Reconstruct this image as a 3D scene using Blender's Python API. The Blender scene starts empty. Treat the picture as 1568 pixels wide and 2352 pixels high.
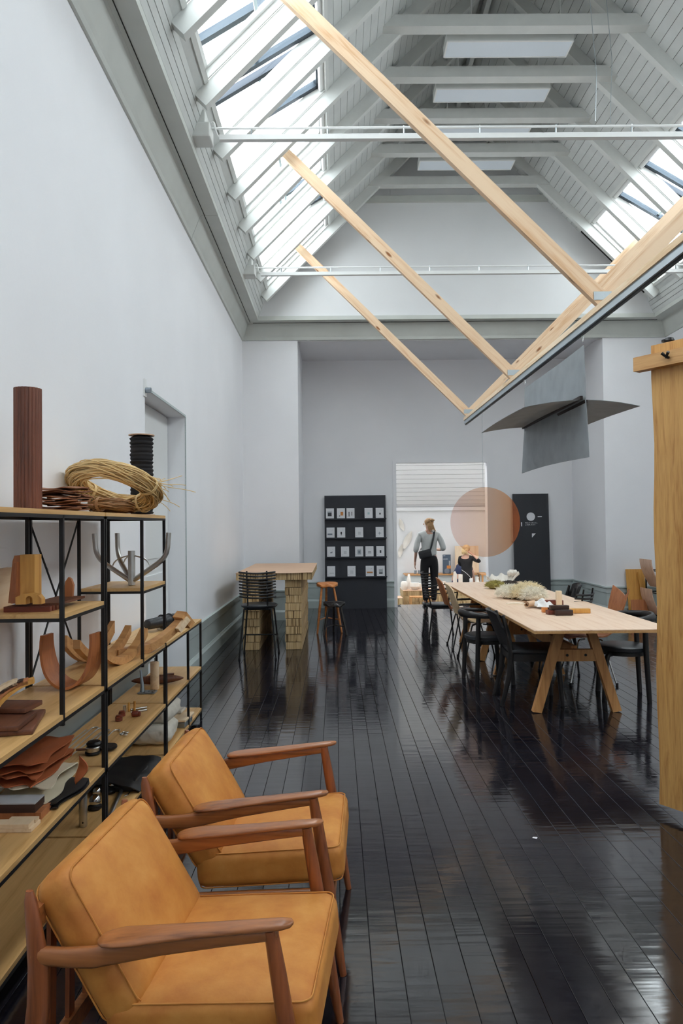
import bpy, bmesh, math, random
from mathutils import Vector, Matrix, Euler
random.seed(7)
SC = bpy.context.scene
COL = SC.collection
PI = math.pi

# ------------------------------------------------------------------ camera
FPX = 1640.0                       # focal length in pixels of the 1568x2352 frame
CAM = Vector((0.0, 0.0, 1.54))     # eye height 1.54 m; +Y runs down the room, +X to the right
cd = bpy.data.cameras.new('camera'); cam = bpy.data.objects.new('camera', cd); COL.objects.link(cam)
cd.sensor_fit = 'VERTICAL'; cd.sensor_height = 36.0; cd.lens = 36.0 * FPX / 2352.0
cd.clip_start = 0.05; cd.clip_end = 200
RM = (Matrix.Rotation(-math.atan(12 / FPX), 3, 'Z') @ Matrix.Rotation(PI / 2 + math.atan(30 / FPX), 3, 'X')
      @ Matrix.Rotation(math.radians(-0.6), 3, 'Z'))
cam.matrix_world = Matrix.Translation(CAM) @ RM.to_4x4()
SC.camera = cam

# ------------------------------------------------------------------ sky, portals, exposure
w = bpy.data.worlds.new('overcast_sky'); SC.world = w; w.use_nodes = True
bg = w.node_tree.nodes['Background']
bg.inputs['Color'].default_value = (0.965, 0.98, 1.0, 1); bg.inputs['Strength'].default_value = 9.2
SC.view_settings.view_transform = 'Standard'; SC.view_settings.look = 'None'
SC.view_settings.exposure = 0.0; SC.view_settings.gamma = 1.0; SC.view_settings.use_curve_mapping = False
cy = SC.cycles
cy.max_bounces = 6; cy.diffuse_bounces = 4; cy.glossy_bounces = 3; cy.transparent_max_bounces = 12
cy.use_adaptive_sampling = True; cy.adaptive_threshold = 0.1; cy.adaptive_min_samples = 12
cy.sample_clamp_indirect = 6.0; cy.caustics_reflective = False; cy.caustics_refractive = False
cy.use_denoising = True

# room numbers (metres)
XL, XR, XC = -1.52, 5.46, 1.97          # side walls and ridge line
YB, YP, YN, YG = -3.2, 11.70, 13.33, 11.45   # rear wall, pier front, niche back, gable face
ZR = 8.25                               # ridge height of the boarded roof face (45 degree pitch)
NX0, NX1, NZ = -0.61, 4.42, 4.62        # niche
SK0, SK1 = 2.02, 3.02                   # skylight strip: distance of its upper / lower edge from the ridge line
RAFT = [11.08 - 0.86 * k for k in range(17)]

T_ = lambda *p: Matrix.Translation(p)
def portal(name, mw, sx, sy):
    l = bpy.data.lights.new(name, 'AREA'); l.shape = 'RECTANGLE'; l.size = sx; l.size_y = sy
    l.cycles.is_portal = True
    o = bpy.data.objects.new(name, l); COL.objects.link(o); o.matrix_world = mw
def frame(xa, ya, za, o):
    m = Matrix((xa, ya, za)).transposed().to_4x4(); m.translation = o; return m
ymid = (RAFT[0] + RAFT[-1]) / 2; ylen = RAFT[0] - RAFT[-1] + 0.6; q = math.sqrt(.5)
for sg in (-1, 1):
    dm = (SK0 + SK1) / 2
    c = Vector((XC + sg * (dm + 0.16), ymid, ZR - dm + 0.16))
    n = Vector((sg * q, 0, q)); s = Vector((sg * q, 0, -q))
    portal('skylight_portal', frame(s, n.cross(s), n, c), 1.5, ylen)
portal('added_window_portal', T_(1.95, YB-.25, 3.85) @ Matrix.Rotation(PI/2, 4, 'X'), 1.7, 1.1)  # daylight portal of the window added behind the viewer
portal('rear_room_portal', Matrix.Translation((2.1, 15.75, 4.75)), 8.0, 1.2)

# ------------------------------------------------------------------ mesh helpers
class MB:
    def __init__(self): self.v = []; self.f = []
    def add(self, vs, fs, M=None):
        b = len(self.v)
        self.v += [tuple(M @ Vector(p)) if M else tuple(p) for p in vs]
        self.f += [tuple(i + b for i in f) for f in fs]
        return self
    def box(self, x0, x1, y0, y1, z0, z1, M=None):
        vs = [(x, y, z) for z in (z0, z1) for y in (y0, y1) for x in (x0, x1)]
        return self.add(vs, [(0,2,3,1),(4,5,7,6),(0,1,5,4),(2,6,7,3),(0,4,6,2),(1,3,7,5)], M)
    def cbox(self, c, s, M=None):
        return self.box(c[0]-s[0]/2, c[0]+s[0]/2, c[1]-s[1]/2, c[1]+s[1]/2, c[2]-s[2]/2, c[2]+s[2]/2, M)
    def rbox(self, c, s, r, seg=3, M=None, fn=None):
        bm = bmesh.new(); bmesh.ops.create_cube(bm, size=1.0)
        for v in bm.verts: v.co = Vector((v.co.x*s[0], v.co.y*s[1], v.co.z*s[2]))
        bmesh.ops.bevel(bm, geom=list(bm.edges), offset=r, segments=seg, profile=0.5, affect='EDGES')
        return self.take(bm, c, M, fn)
    def take(self, bm, c=(0,0,0), M=None, fn=None):
        bm.verts.index_update()
        vs = []
        for v in bm.verts:
            p = v.co.copy()
            if fn: p = Vector(fn(p))
            vs.append(p + Vector(c))
        fs = [[v.index for v in f.verts] for f in bm.faces]
        bm.free(); return self.add(vs, fs, M)
    def bar(self, p0, p1, w, h, up=(0, 0, 1), w1=None, h1=None):
        p0, p1 = Vector(p0), Vector(p1); d = (p1 - p0).normalized(); up = Vector(up)
        sd = d.cross(up)
        if sd.length < 1e-4: sd = d.cross(Vector((1, 0, 0)))
        sd.normalize(); u = sd.cross(d)
        w1 = w if w1 is None else w1; h1 = h if h1 is None else h1
        vs = [p + sd*(a*ww/2) + u*(b*hh/2) for p, ww, hh in ((p0, w, h), (p1, w1, h1)) for a, b in ((-1,-1),(1,-1),(1,1),(-1,1))]
        return self.add(vs, [(3,2,1,0),(4,5,6,7),(0,1,5,4),(1,2,6,5),(2,3,7,6),(3,0,4,7)])
    def tube(self, pts, r, n=8, closed=False, sq=1.0):
        pts = [Vector(p) for p in pts]; m = len(pts); rs = r if isinstance(r, (list, tuple)) else [r]*m
        T = []
        for i in range(m):
            a = pts[(i-1) % m] if (closed or i) else pts[i]; b = pts[(i+1) % m] if (closed or i < m-1) else pts[i]
            t = b - a; T.append(t.normalized() if t.length > 1e-9 else Vector((0,0,1)))
        t = T[0]; u = t.cross(Vector((0,0,1)))
        if u.length < 1e-3: u = t.cross(Vector((1,0,0)))
        u.normalize(); vs = []
        for i in range(m):
            t = T[i]; u = (u - t*u.dot(t))
            if u.length < 1e-6: u = t.orthogonal()
            u.normalize(); wv = t.cross(u)
            for k in range(n):
                a = 2*PI*k/n; vs.append(pts[i] + (u*math.cos(a) + wv*(math.sin(a)*sq))*rs[i])
        fs = []
        for i in range(m if closed else m-1):
            j = (i+1) % m
            for k in range(n):
                k2 = (k+1) % n; fs.append((i*n+k, i*n+k2, j*n+k2, j*n+k))
        if not closed:
            fs.append(tuple(range(n-1, -1, -1))); fs.append(tuple((m-1)*n+k for k in range(n)))
        return self.add(vs, fs)
    def lathe(self, prof, c=(0,0,0), n=20, M=None, fn=None):
        vs = []; m = len(prof)
        for r, z in prof:
            for k in range(n):
                a = 2*PI*k/n; rr = r*(fn(a) if fn else 1.0)
                vs.append((c[0]+rr*math.cos(a), c[1]+rr*math.sin(a), c[2]+z))
        fs = [(i*n+k, i*n+(k+1) % n, (i+1)*n+(k+1) % n, (i+1)*n+k) for i in range(m-1) for k in range(n)]
        fs.append(tuple(range(n-1, -1, -1))); fs.append(tuple((m-1)*n+k for k in range(n)))
        return self.add(vs, fs, M)
    def prism(self, poly, t0, t1, M=None):
        n = len(poly)
        vs = [(x, y, t0) for x, y in poly] + [(x, y, t1) for x, y in poly]
        fs = [tuple(range(n-1, -1, -1)), tuple(range(n, 2*n))] + [(i, (i+1) % n, n+(i+1) % n, n+i) for i in range(n)]
        return self.add(vs, fs, M)
    def sheet(self, fn, nu, nv, th, M=None):
        g = [[Vector(fn(i/nu, j/nv)) for j in range(nv+1)] for i in range(nu+1)]
        def nrm(i, j):
            a = g[min(i+1, nu)][j] - g[max(i-1, 0)][j]; b = g[i][min(j+1, nv)] - g[i][max(j-1, 0)]
            c = a.cross(b); return c.normalized() if c.length > 1e-12 else Vector((0,0,1))
        N = (nu+1)*(nv+1); idx = lambda i, j: i*(nv+1)+j
        top = []; bot = []
        for i in range(nu+1):
            for j in range(nv+1):
                nn = nrm(i, j)*(th/2); top.append(g[i][j]+nn); bot.append(g[i][j]-nn)
        fs = []
        for i in range(nu):
            for j in range(nv):
                a, b, c, d = idx(i,j), idx(i+1,j), idx(i+1,j+1), idx(i,j+1)
                fs += [(a,b,c,d), (N+d,N+c,N+b,N+a)]
        for i in range(nu):
            fs.append((idx(i,0), N+idx(i,0), N+idx(i+1,0), idx(i+1,0))); fs.append((idx(i+1,nv), N+idx(i+1,nv), N+idx(i,nv), idx(i,nv)))
        for j in range(nv):
            fs.append((idx(0,j+1), N+idx(0,j+1), N+idx(0,j), idx(0,j))); fs.append((idx(nu,j), N+idx(nu,j), N+idx(nu,j+1), idx(nu,j+1)))
        return self.add(top+bot, fs, M)
    def blob(self, c, s, n=2, fn=None, M=None):
        bm = bmesh.new(); bmesh.ops.create_icosphere(bm, subdivisions=n, radius=1.0)
        def g(p):
            k = fn(p) if fn else 1.0
            return (p.x*s[0]*k, p.y*s[1]*k, p.z*s[2]*k)
        return self.take(bm, c, M, g)
    def mesh(self, name, smooth=None):
        me = bpy.data.meshes.new(name); me.from_pydata(self.v, [], self.f); me.validate(clean_customdata=False)
        bm = bmesh.new(); bm.from_mesh(me); bmesh.ops.recalc_face_normals(bm, faces=bm.faces); bm.to_mesh(me); bm.free()
        if smooth is not None:
            for p in me.polygons: p.use_smooth = True
            me.set_sharp_from_angle(angle=math.radians(smooth))
        return me
    def build(self, name, mat, parent=None, smooth=None, M=None, subsurf=0):
        me = self.mesh(name, smooth)
        return link(name, me, mat, parent, M, subsurf)

def link(name, me, mat=None, parent=None, M=None, subsurf=0):
    if mat is not None and not me.materials: me.materials.append(mat)
    o = bpy.data.objects.new(name, me); COL.objects.link(o)
    if parent: o.parent = parent
    if M is not None: o.matrix_local = M
    if subsurf:
        md = o.modifiers.new('smooth', 'SUBSURF'); md.levels = subsurf; md.render_levels = subsurf
    return o
def tag(o, label=None, cat=None, group=None, kind=None):
    if label: o['label'] = label
    if cat: o['category'] = cat
    if group: o['group'] = group
    if kind: o['kind'] = kind
    return o
def thing(name, label, cat, loc=(0,0,0), rz=0, group=None):
    o = bpy.data.objects.new(name, None); COL.objects.link(o); o.empty_display_size = 0.1
    o.location = loc; o.rotation_euler = (0, 0, rz)
    return tag(o, label, cat, group)
def struct(o): return tag(o, kind='structure')
def copy_tree(o, parent=None):
    c = o.copy(); COL.objects.link(c); c.parent = parent
    for ch in list(o.children): copy_tree(ch, c)
    return c
def ray(px, py): return RM @ Vector(((px-784)/FPX, (1176-py)/FPX, -1))
def at(px, py, x=None, y=None, z=None):
    d = ray(px, py)
    t = (y-CAM.y)/d.y if y is not None else (z-CAM.z)/d.z if z is not None else (x-CAM.x)/d.x
    return CAM + d*t
def bez(p, n=8):
    p = [Vector(x) for x in p]; out = []
    for i in range(n+1):
        t = i/n; q_ = p[:]
        while len(q_) > 1: q_ = [a.lerp(b, t) for a, b in zip(q_, q_[1:])]
        out.append(q_[0])
    return out
def fillet(pts, r, n=5):
    pts = [Vector(p) for p in pts]; out = [pts[0]]
    for a, b, c in zip(pts, pts[1:], pts[2:]):
        u = (a-b); v = (c-b); k = min(r, u.length*.49, v.length*.49)
        out += bez([b+u.normalized()*k, b, b+v.normalized()*k], n)
    return out + [pts[-1]]
def rrect(w, h, r, n=4):
    out = []
    for cx, cy_, a0 in ((w/2-r, h/2-r, 0), (-w/2+r, h/2-r, 90), (-w/2+r, -h/2+r, 180), (w/2-r, -h/2+r, 270)):
        for i in range(n+1):
            a = math.radians(a0+90*i/n); out.append((cx+r*math.cos(a), cy_+r*math.sin(a)))
    return out
def T(*p): return Matrix.Translation(p)
def RX(d): return Matrix.Rotation(math.radians(d), 4, 'X')
def RY(d): return Matrix.Rotation(math.radians(d), 4, 'Y')
def RZ(d): return Matrix.Rotation(math.radians(d), 4, 'Z')
XZ = Matrix(((1,0,0,0),(0,0,-1,0),(0,1,0,0),(0,0,0,1)))   # prism drawn in (x, z), extruded along -y

# ------------------------------------------------------------------ materials
def new_mat(name):
    m = bpy.data.materials.new(name); m.use_nodes = True
    nt = m.node_tree; return m, nt, nt.nodes['Principled BSDF']
def lin(c):
    return tuple((x/255/12.92 if x/255 <= .04045 else ((x/255+.055)/1.055)**2.4) for x in c) + (1,)
def coords(nt, scale, rnd=True):
    tc = nt.nodes.new('ShaderNodeTexCoord'); mp = nt.nodes.new('ShaderNodeMapping'); mp.inputs['Scale'].default_value = scale
    nt.links.new(tc.outputs['Object'], mp.inputs['Vector'])
    if rnd:
        oi = nt.nodes.new('ShaderNodeObjectInfo'); mu = nt.nodes.new('ShaderNodeMath'); mu.operation = 'MULTIPLY'; mu.inputs[1].default_value = 37.0
        nt.links.new(oi.outputs['Random'], mu.inputs[0]); nt.links.new(mu.outputs[0], mp.inputs['Location'])
    return mp.outputs['Vector']
def noise(nt, vec, scale, detail=3, dist=0.0, rough=.5):
    n = nt.nodes.new('ShaderNodeTexNoise'); n.inputs['Scale'].default_value = scale; n.inputs['Detail'].default_value = detail
    n.inputs['Distortion'].default_value = dist; n.inputs['Roughness'].default_value = rough
    nt.links.new(vec, n.inputs['Vector']); return n.outputs['Fac']
def ramp(nt, fac, stops):
    r = nt.nodes.new('ShaderNodeValToRGB'); e = r.color_ramp.elements
    e[0].position, e[0].color = stops[0]; e[1].position, e[1].color = stops[-1]
    for p, c in stops[1:-1]:
        x = e.new(p); x.color = c
    nt.links.new(fac, r.inputs['Fac']); return r.outputs['Color']
def bump(nt, b, h, strength, dist=.01):
    n = nt.nodes.new('ShaderNodeBump'); n.inputs['Strength'].default_value = strength; n.inputs['Distance'].default_value = dist
    nt.links.new(h, n.inputs['Height']); nt.links.new(n.outputs['Normal'], b.inputs['Normal'])
def flat(name, c, rough=.6, metal=0.0, vary=.0, vs=4, bmp=0.0, bs=60, spec=.5, sheen=0, coat=0):
    m, nt, b = new_mat(name); c1 = lin(c)
    b.inputs['Base Color'].default_value = c1; b.inputs['Roughness'].default_value = rough; b.inputs['Metallic'].default_value = metal
    b.inputs['Specular IOR Level'].default_value = spec
    if sheen: b.inputs['Sheen Weight'].default_value = sheen; b.inputs['Sheen Roughness'].default_value = .4
    if coat: b.inputs['Coat Weight'].default_value = coat; b.inputs['Coat Roughness'].default_value = .15
    if vary or bmp:
        v = coords(nt, (1,1,1))
        if vary:
            lo = tuple(max(0, x*(1-vary)) for x in c1[:3])+(1,); hi = tuple(min(1, x*(1+vary)) for x in c1[:3])+(1,)
            nt.links.new(ramp(nt, noise(nt, v, vs, 4), [(.3, lo), (.7, hi)]), b.inputs['Base Color'])
        if bmp: bump(nt, b, noise(nt, v, bs, 3), bmp)
    return m
def wood(name, dark, light, axis='x', rough=.5, scale=1.0, contrast=.5, coat=0, knots=False):
    m, nt, b = new_mat(name); L, D = lin(light), lin(dark)
    st = {'x': (.06, 1, 1), 'y': (1, .06, 1), 'z': (1, 1, .06)}[axis]
    v = coords(nt, tuple(x*scale for x in st))
    f1 = noise(nt, v, 14, 5, 1.2, .6); f2 = noise(nt, v, 90, 2, 0)
    mx = nt.nodes.new('ShaderNodeMath'); mx.operation = 'MULTIPLY_ADD'; mx.inputs[1].default_value = .35
    nt.links.new(f2, mx.inputs[0]); nt.links.new(f1, mx.inputs[2])
    sp = .5*(1-contrast)
    c = ramp(nt, mx.outputs[0], [(.38+sp*.3, D), (.62, tuple((a+2*bb)/3 for a, bb in zip(D, L))), (.85-sp*.3, L)])
    if knots:
        vk = coords(nt, {'x': (2.2,7,7), 'y': (7,2.2,7), 'z': (7,7,2.2)}[axis])
        vo = nt.nodes.new('ShaderNodeTexVoronoi'); vo.inputs['Scale'].default_value = 1.0; nt.links.new(vk, vo.inputs['Vector'])
        kc = ramp(nt, vo.outputs['Distance'], [(.06, (0,0,0,1)), (.13, (1,1,1,1))])
        mc = nt.nodes.new('ShaderNodeMix'); mc.data_type = 'RGBA'
        nt.links.new(kc, mc.inputs['Factor']); mc.inputs[6].default_value = lin((150, 92, 48)); nt.links.new(c, mc.inputs[7]); c = mc.outputs[2]
    nt.links.new(c, b.inputs['Base Color']); b.inputs['Roughness'].default_value = rough
    if coat: b.inputs['Coat Weight'].default_value = coat; b.inputs['Coat Roughness'].default_value = .2
    bump(nt, b, f2, .08, .004)
    return m
M = {}
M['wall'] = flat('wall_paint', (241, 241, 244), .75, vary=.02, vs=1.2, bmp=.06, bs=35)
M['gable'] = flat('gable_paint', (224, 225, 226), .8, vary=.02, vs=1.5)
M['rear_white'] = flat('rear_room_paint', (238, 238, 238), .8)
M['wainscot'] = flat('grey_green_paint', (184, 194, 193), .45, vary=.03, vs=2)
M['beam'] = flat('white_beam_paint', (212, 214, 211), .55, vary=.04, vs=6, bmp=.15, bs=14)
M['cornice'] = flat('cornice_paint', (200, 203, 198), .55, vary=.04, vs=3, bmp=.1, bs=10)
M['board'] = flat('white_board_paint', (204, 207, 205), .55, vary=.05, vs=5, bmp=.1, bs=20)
M['crack'] = flat('dark_joint', (40, 38, 36), .9)
M['white'] = flat('white_lacquer', (232, 233, 232), .4)
M['alu_dark'] = flat('dark_aluminium', (66, 74, 82), .35, .7)
M['alu'] = flat('grey_aluminium', (150, 160, 168), .35, .8)
M['pine'] = wood('pine', (224, 178, 134), (243, 212, 178), 'x', .6, 1.0, .35, knots=True)
M['pine_y'] = wood('pine_along_room', (222, 190, 150), (244, 220, 190), 'y', .6, 1.0, .35)
M['black_metal'] = flat('black_metal', (26, 24, 25), .45, .2)
M['chrome'] = flat('chrome', (205, 205, 206), .12, 1.0)
M['steel'] = flat('brushed_steel', (196, 194, 190), .34, 1.0, vary=.06, vs=12)
M['zinc'] = flat('zinc_plate', (180, 188, 192), .35, .9)
def glass(name, tint=(.93, .97, .98), rough=.0):
    m, nt, b = new_mat(name); nt.nodes.remove(b)
    tr = nt.nodes.new('ShaderNodeBsdfTransparent'); tr.inputs['Color'].default_value = tint+(1,)
    gl = nt.nodes.new('ShaderNodeBsdfGlossy'); gl.inputs['Roughness'].default_value = rough
    mx = nt.nodes.new('ShaderNodeMixShader'); out = nt.nodes['Material Output']; mx.inputs[0].default_value = .04
    nt.links.new(tr.outputs[0], mx.inputs[1]); nt.links.new(gl.outputs[0], mx.inputs[2])
    nt.links.new(mx.outputs[0], out.inputs['Surface']); return m
M['glass'] = glass('skylight_glass')
# glossy black-violet floor paint with brush ripple and scuffs
m, nt, b = new_mat('black_floor_paint')
v = coords(nt, (1,1,1), False)
f = noise(nt, v, 2.2, 6, .4); nt.links.new(ramp(nt, f, [(.3, lin((23, 20, 26))), (.75, lin((36, 34, 40)))]), b.inputs['Base Color'])
g = noise(nt, v, 3.5, 6, .3, .65); nt.links.new(ramp(nt, g, [(.35, (.06,)*3+(1,)), (.7, (.17,)*3+(1,))]), b.inputs['Roughness'])
b.inputs['Specular IOR Level'].default_value = .95; b.inputs['IOR'].default_value = 1.62
v2 = coords(nt, (.35, 6, 1), False); h1 = noise(nt, v2, 3.0, 2)
v3 = coords(nt, (1,1,1), False); h2 = noise(nt, v3, 2.0, 2)
ad = nt.nodes.new('ShaderNodeMath'); ad.operation = 'ADD'; nt.links.new(h1, ad.inputs[0]); nt.links.new(h2, ad.inputs[1])
bump(nt, b, ad.outputs[0], .06, .02); M['floor'] = m
M['floor_gap'] = flat('floor_joint', (46, 45, 50), .8)

# ------------------------------------------------------------------ the room: floor
fl = MB(); fl.box(XL-.3, XR+.1, YB, YN+.5, -.12, -.014)
floor = struct(fl.build('floor', M['floor_gap']))
bw = 0.1085
meshes = {}
def plank_mesh(L):
    k = round(L, 2)
    if k not in meshes:
        c = .0012; wv = bw - .0016
        prof = [(0, -.012), (wv, -.012), (wv, -c), (wv-c, 0), (c, 0), (0, -c)]
        mb = MB(); mb.prism(prof, 0, k-.002, XZ @ RX(180) @ Matrix.Scale(-1, 4, (0,1,0)))
        # drawn in (x,z), run along +y
        mb.v = [(x, abs(y), z if z <= 0 else -z) for x, y, z in mb.v]
        meshes[k] = mb.mesh('floor_board'); meshes[k].materials.append(M['floor'])
    return meshes[k]
x = XL + .001
ncol = int((XR - XL) / bw) + 1
for i in range(ncol):
    x = XL + i*bw
    if x + bw > XR: break
    yend = YN + .42 if (1.16 < x and x + bw < 2.78) else (YN if (NX0 < x and x + bw < NX1) else YP)
    y = YB + random.uniform(-2.5, 0.0); cuts = []
    cur = YB
    nxt = YB + round(random.uniform(2.0, 6.5), 1)
    while nxt < yend - 1.2:
        cuts.append((cur, nxt)); cur = nxt; nxt = cur + random.choice([4.2, 5.2, 6.2, 7.0])
    cuts.append((cur, yend))
    for a, e in cuts:
        o = link('floor_board', plank_mesh(e-a), None, floor, T(x, a, 0))

# ------------------------------------------------------------------ walls
DY0, DY1, DZ = 5.70, 7.22, 2.65      # recess in the left wall
wl = MB()
wl.box(XL-.35, XL, YB-.3, DY0, -.1, 5.0).box(XL-.35, XL, DY1, YN+.5, -.1, 5.0).box(XL-.35, XL, DY0, DY1, DZ, 5.0).box(XL-.35, XL-.19, DY0, DY1, -.1, DZ)
wall_left = struct(wl.build('wall_left', M['wall']))
wr = MB(); wr.box(XR, XR+.35, YB-.3, YN+.5, -.1, 5.0); struct(wr.build('wall_right', M['wall']))
WX0, WX1, WZ0, WZ1 = 1.1, 2.8, 3.3, 4.4      # unseen high window added behind the viewer to brighten the niche
wb = MB(); wb.box(XL-.35, WX0, YB-.3, YB, -.1, 9.2).box(WX1, XR+.35, YB-.3, YB, -.1, 9.2).box(WX0, WX1, YB-.3, YB, -.1, WZ0).box(WX0, WX1, YB-.3, YB, WZ1, 9.2); struct(wb.build('wall_rear', M['wall']))
wf = MB(); wf.box(WX0, WX0+.06, YB-.2, YB-.14, WZ0, WZ1).box(WX1-.06, WX1, YB-.2, YB-.14, WZ0, WZ1).box(WX0, WX1, YB-.2, YB-.14, WZ0, WZ0+.06).box(WX0, WX1, YB-.2, YB-.14, WZ1-.06, WZ1)
wfo = struct(wf.build('window_33', M['white']))
for k in range(3):
    a_ = WX0+.06+k*(WX1-WX0-.12)/3; b_ = WX0+.06+(k+1)*(WX1-WX0-.12)/3
    wf = MB(); wf.box(a_+.01, b_-.01, YB-.175, YB-.169, WZ0+.06, WZ1-.06); wf.build('window_pane', M['glass'], wfo)
    if k: wf = MB(); wf.box(a_-.015, a_+.015, YB-.2, YB-.14, WZ0+.06, WZ1-.06); wf.build('mullion', M['white'], wfo)
# piers, lintel and niche
pr = MB(); pr.box(XL, NX0, YP, YN+.15, -.1, 5.0); struct(pr.build('wall_pier_left', M['wall']))
pr = MB(); pr.box(NX1, XR, YP, YN+.15, -.1, 5.0); struct(pr.build('wall_pier_right', M['wall']))
pr = MB(); pr.box(NX0, NX1, YP, YN+.15, NZ, 5.0); struct(pr.build('trim_lintel', M['wall']))
OX0, OX1, OZ = 1.125, 2.825, 2.69     # doorway into the next room
nb = MB(); nb.box(NX0, OX0, YN, YN+.15, -.1, NZ).box(OX1, NX1, YN, YN+.15, -.1, NZ).box(OX0, OX1, YN, YN+.15, OZ, NZ)
struct(nb.build('wall_back', M['wall']))
# door leaf closing the recess on the left
dl = MB(); dl.box(XL-.19, XL-.175, DY0+.02, DY1-.02, 0, DZ-.02)
door1 = struct(dl.build('door_1', M['white']))
dd = MB(); dd.box(XL-.175, XL-.165, DY0+.12, DY1-.12, 1.25, DZ-.16); dd.build('door_panel', M['white'], door1)
dd = MB(); dd.box(XL-.175, XL-.165, DY0+.12, DY1-.12, .15, 1.1); dd.build('door_panel', M['white'], door1)
# thin steel edge round the recess
tr_ = MB(); tr_.box(XL-.002, XL+.006, DY0-.006, DY1+.006, DZ, DZ+.02)
struct(tr_.build('trim_1', M['wainscot']))
tr_ = MB(); tr_.box(XL-.002, XL+.006, DY1, DY1+.014, .5, DZ); struct(tr_.build('trim_2', M['wainscot']))

# wainscot panel, dado rail and baseboard: profile swept along a wall run
def run(name, pts, prof, mat, parent=None):
    """pts: plan points of the wall line, room side on the left of travel; prof: (out, z)"""
    n = len(pts); mb = MB(); k = len(prof); rings = []
    for i, p in enumerate(pts):
        p = Vector(p)
        d0 = (p-Vector(pts[i-1])).normalized() if i else None; d1 = (Vector(pts[i+1])-p).normalized() if i < n-1 else None
        n0 = Vector((-d0.y, d0.x)) if d0 else None; n1 = Vector((-d1.y, d1.x)) if d1 else None
        if n0 and n1:
            m_ = (n0+n1); m_ = m_/m_.dot(n0) if abs(m_.dot(n0)) > 1e-4 else n0
        else: m_ = n0 or n1
        rings.append([(p.x+m_.x*o, p.y+m_.y*o, z) for o, z in prof])
    vs = [v_ for r in rings for v_ in r]; fs = []
    for i in range(n-1):
        for j in range(k):
            fs.append((i*k+j, i*k+(j+1) % k, (i+1)*k+(j+1) % k, (i+1)*k+j))
    fs += [tuple(range(k-1, -1, -1)), tuple((n-1)*k+j for j in range(k))]
    mb.add(vs, fs); return struct(mb.build(name, mat, parent)) if parent is None else mb.build(name, mat, parent)
base = [(0,0),(.03,0),(.03,.13),(.018,.15),(.012,.165),(0,.165)]
dado = [(0,.375),(.012,.375),(.016,.385),(.016,.455),(.034,.465),(.034,.485),(0,.487)]
pan = [(0,.165),(.006,.165),(.006,.375),(0,.375)]
segs = {'left_near': [(XL, DY0), (XL, YB)], 
        'left_back': [(OX0-.06, YN), (NX0, YN), (NX0, YP), (XL, YP), (XL, DY1)],
        'right': [(XR, YB), (XR, YP), (NX1, YP), (NX1, YN), (OX1+.06, YN)]}
for i, (k, s) in enumerate(segs.items()):
    bb = run('baseboard_'+k, s, base, M['wainscot'])
    run('dado_rail', s, dado, M['wainscot'], bb); run('wainscot_panel', s, pan, M['wainscot'], bb)
# doorway casing
cs = MB(); cs.box(OX0-.06, OX0, YN-.018, YN, 0, OZ+.0).box(OX1, OX1+.06, YN-.018, YN, 0, OZ).box(OX0-.06, OX1+.06, YN-.018, YN, OZ, OZ+.035)
struct(cs.build('trim_3', M['wall']))
# curtain track across the niche head
ct = MB(); ct.box(NX0, NX1, YP+.02, YP+.06, NZ-.045, NZ); struct(ct.build('trim_4', M['white']))

# cornice round the room
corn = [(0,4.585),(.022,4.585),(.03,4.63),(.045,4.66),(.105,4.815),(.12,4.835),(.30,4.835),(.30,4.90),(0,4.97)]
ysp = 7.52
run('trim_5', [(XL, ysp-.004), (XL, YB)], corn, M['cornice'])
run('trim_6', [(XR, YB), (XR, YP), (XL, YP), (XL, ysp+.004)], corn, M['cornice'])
run('trim_7', [(XL, ysp+.004), (XL, ysp-.004)], [(a*.97, z+.004) for a, z in corn[:-2]]+[(.29, 4.89), (0, 4.95)], M['crack'])
run('trim_8', [(XL, YP-.2), (XL, YB)], [(.155,4.828),(.16,4.828),(.16,4.84),(.155,4.84)], M['crack'])
run('trim_9', [(XR-.2, YP), (XL+.2, YP)], [(.155,4.828),(.16,4.828),(.16,4.84),(.155,4.84)], M['crack'])

# ------------------------------------------------------------------ gable and roof
gb = MB(); hw = 3.3
gb.prism([(XC-3.28, 4.88), (XC+3.28, 4.88), (XC+3.28, ZR-3.28+.05), (XC, ZR+.05), (XC-3.28, ZR-3.28+.05)], -YG-.3, -YG, XZ)
struct(gb.build('wall_gable', M['gable']))
gt = MB(); gt.box(XC-1.5, XC+1.5, YG-.05, YG, 6.74, 6.84); struct(gt.build('trim_10', M['cornice']))
gt = MB(); gt.box(XC-3.19, XC+3.19, YG-.02, YG, 4.88, 4.93); struct(gt.build('trim_11', M['gable']))
def slope(sg, d0, d1, n0, n1, y0, y1, mb):
    """slab on the roof slope: d = plan distance from the ridge line, n = height above the boarded face"""
    def P(d, n, y): return (XC + sg*(d + n*q), y, ZR - d + n*q)
    vs = [P(d, n, y) for y in (y0, y1) for n in (n0, n1) for d in (d0, d1)]
    return mb.add(vs, [(0,1,3,2),(4,6,7,5),(0,4,5,1),(2,3,7,6),(0,2,6,4),(1,5,7,3)])
deck = MB()
for sg in (-1, 1):
    slope(sg, -.02, SK0+.01, .02, .16, YB-.3, YG+.3, deck); slope(sg, SK1-.01, 3.95, .02, .16, YB-.3, YG+.3, deck)
    slope(sg, SK0, SK1, .02, .12, RAFT[0]+.045, YG+.3, deck); slope(sg, SK0, SK1, .02, .16, YB-.3, RAFT[-1]-.045, deck)
ceiling = struct(deck.build('ceiling', M['crack']))
YL = YG - YB
rb = .11 / math.sqrt(2)   # plan pitch of a 110 mm board
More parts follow.
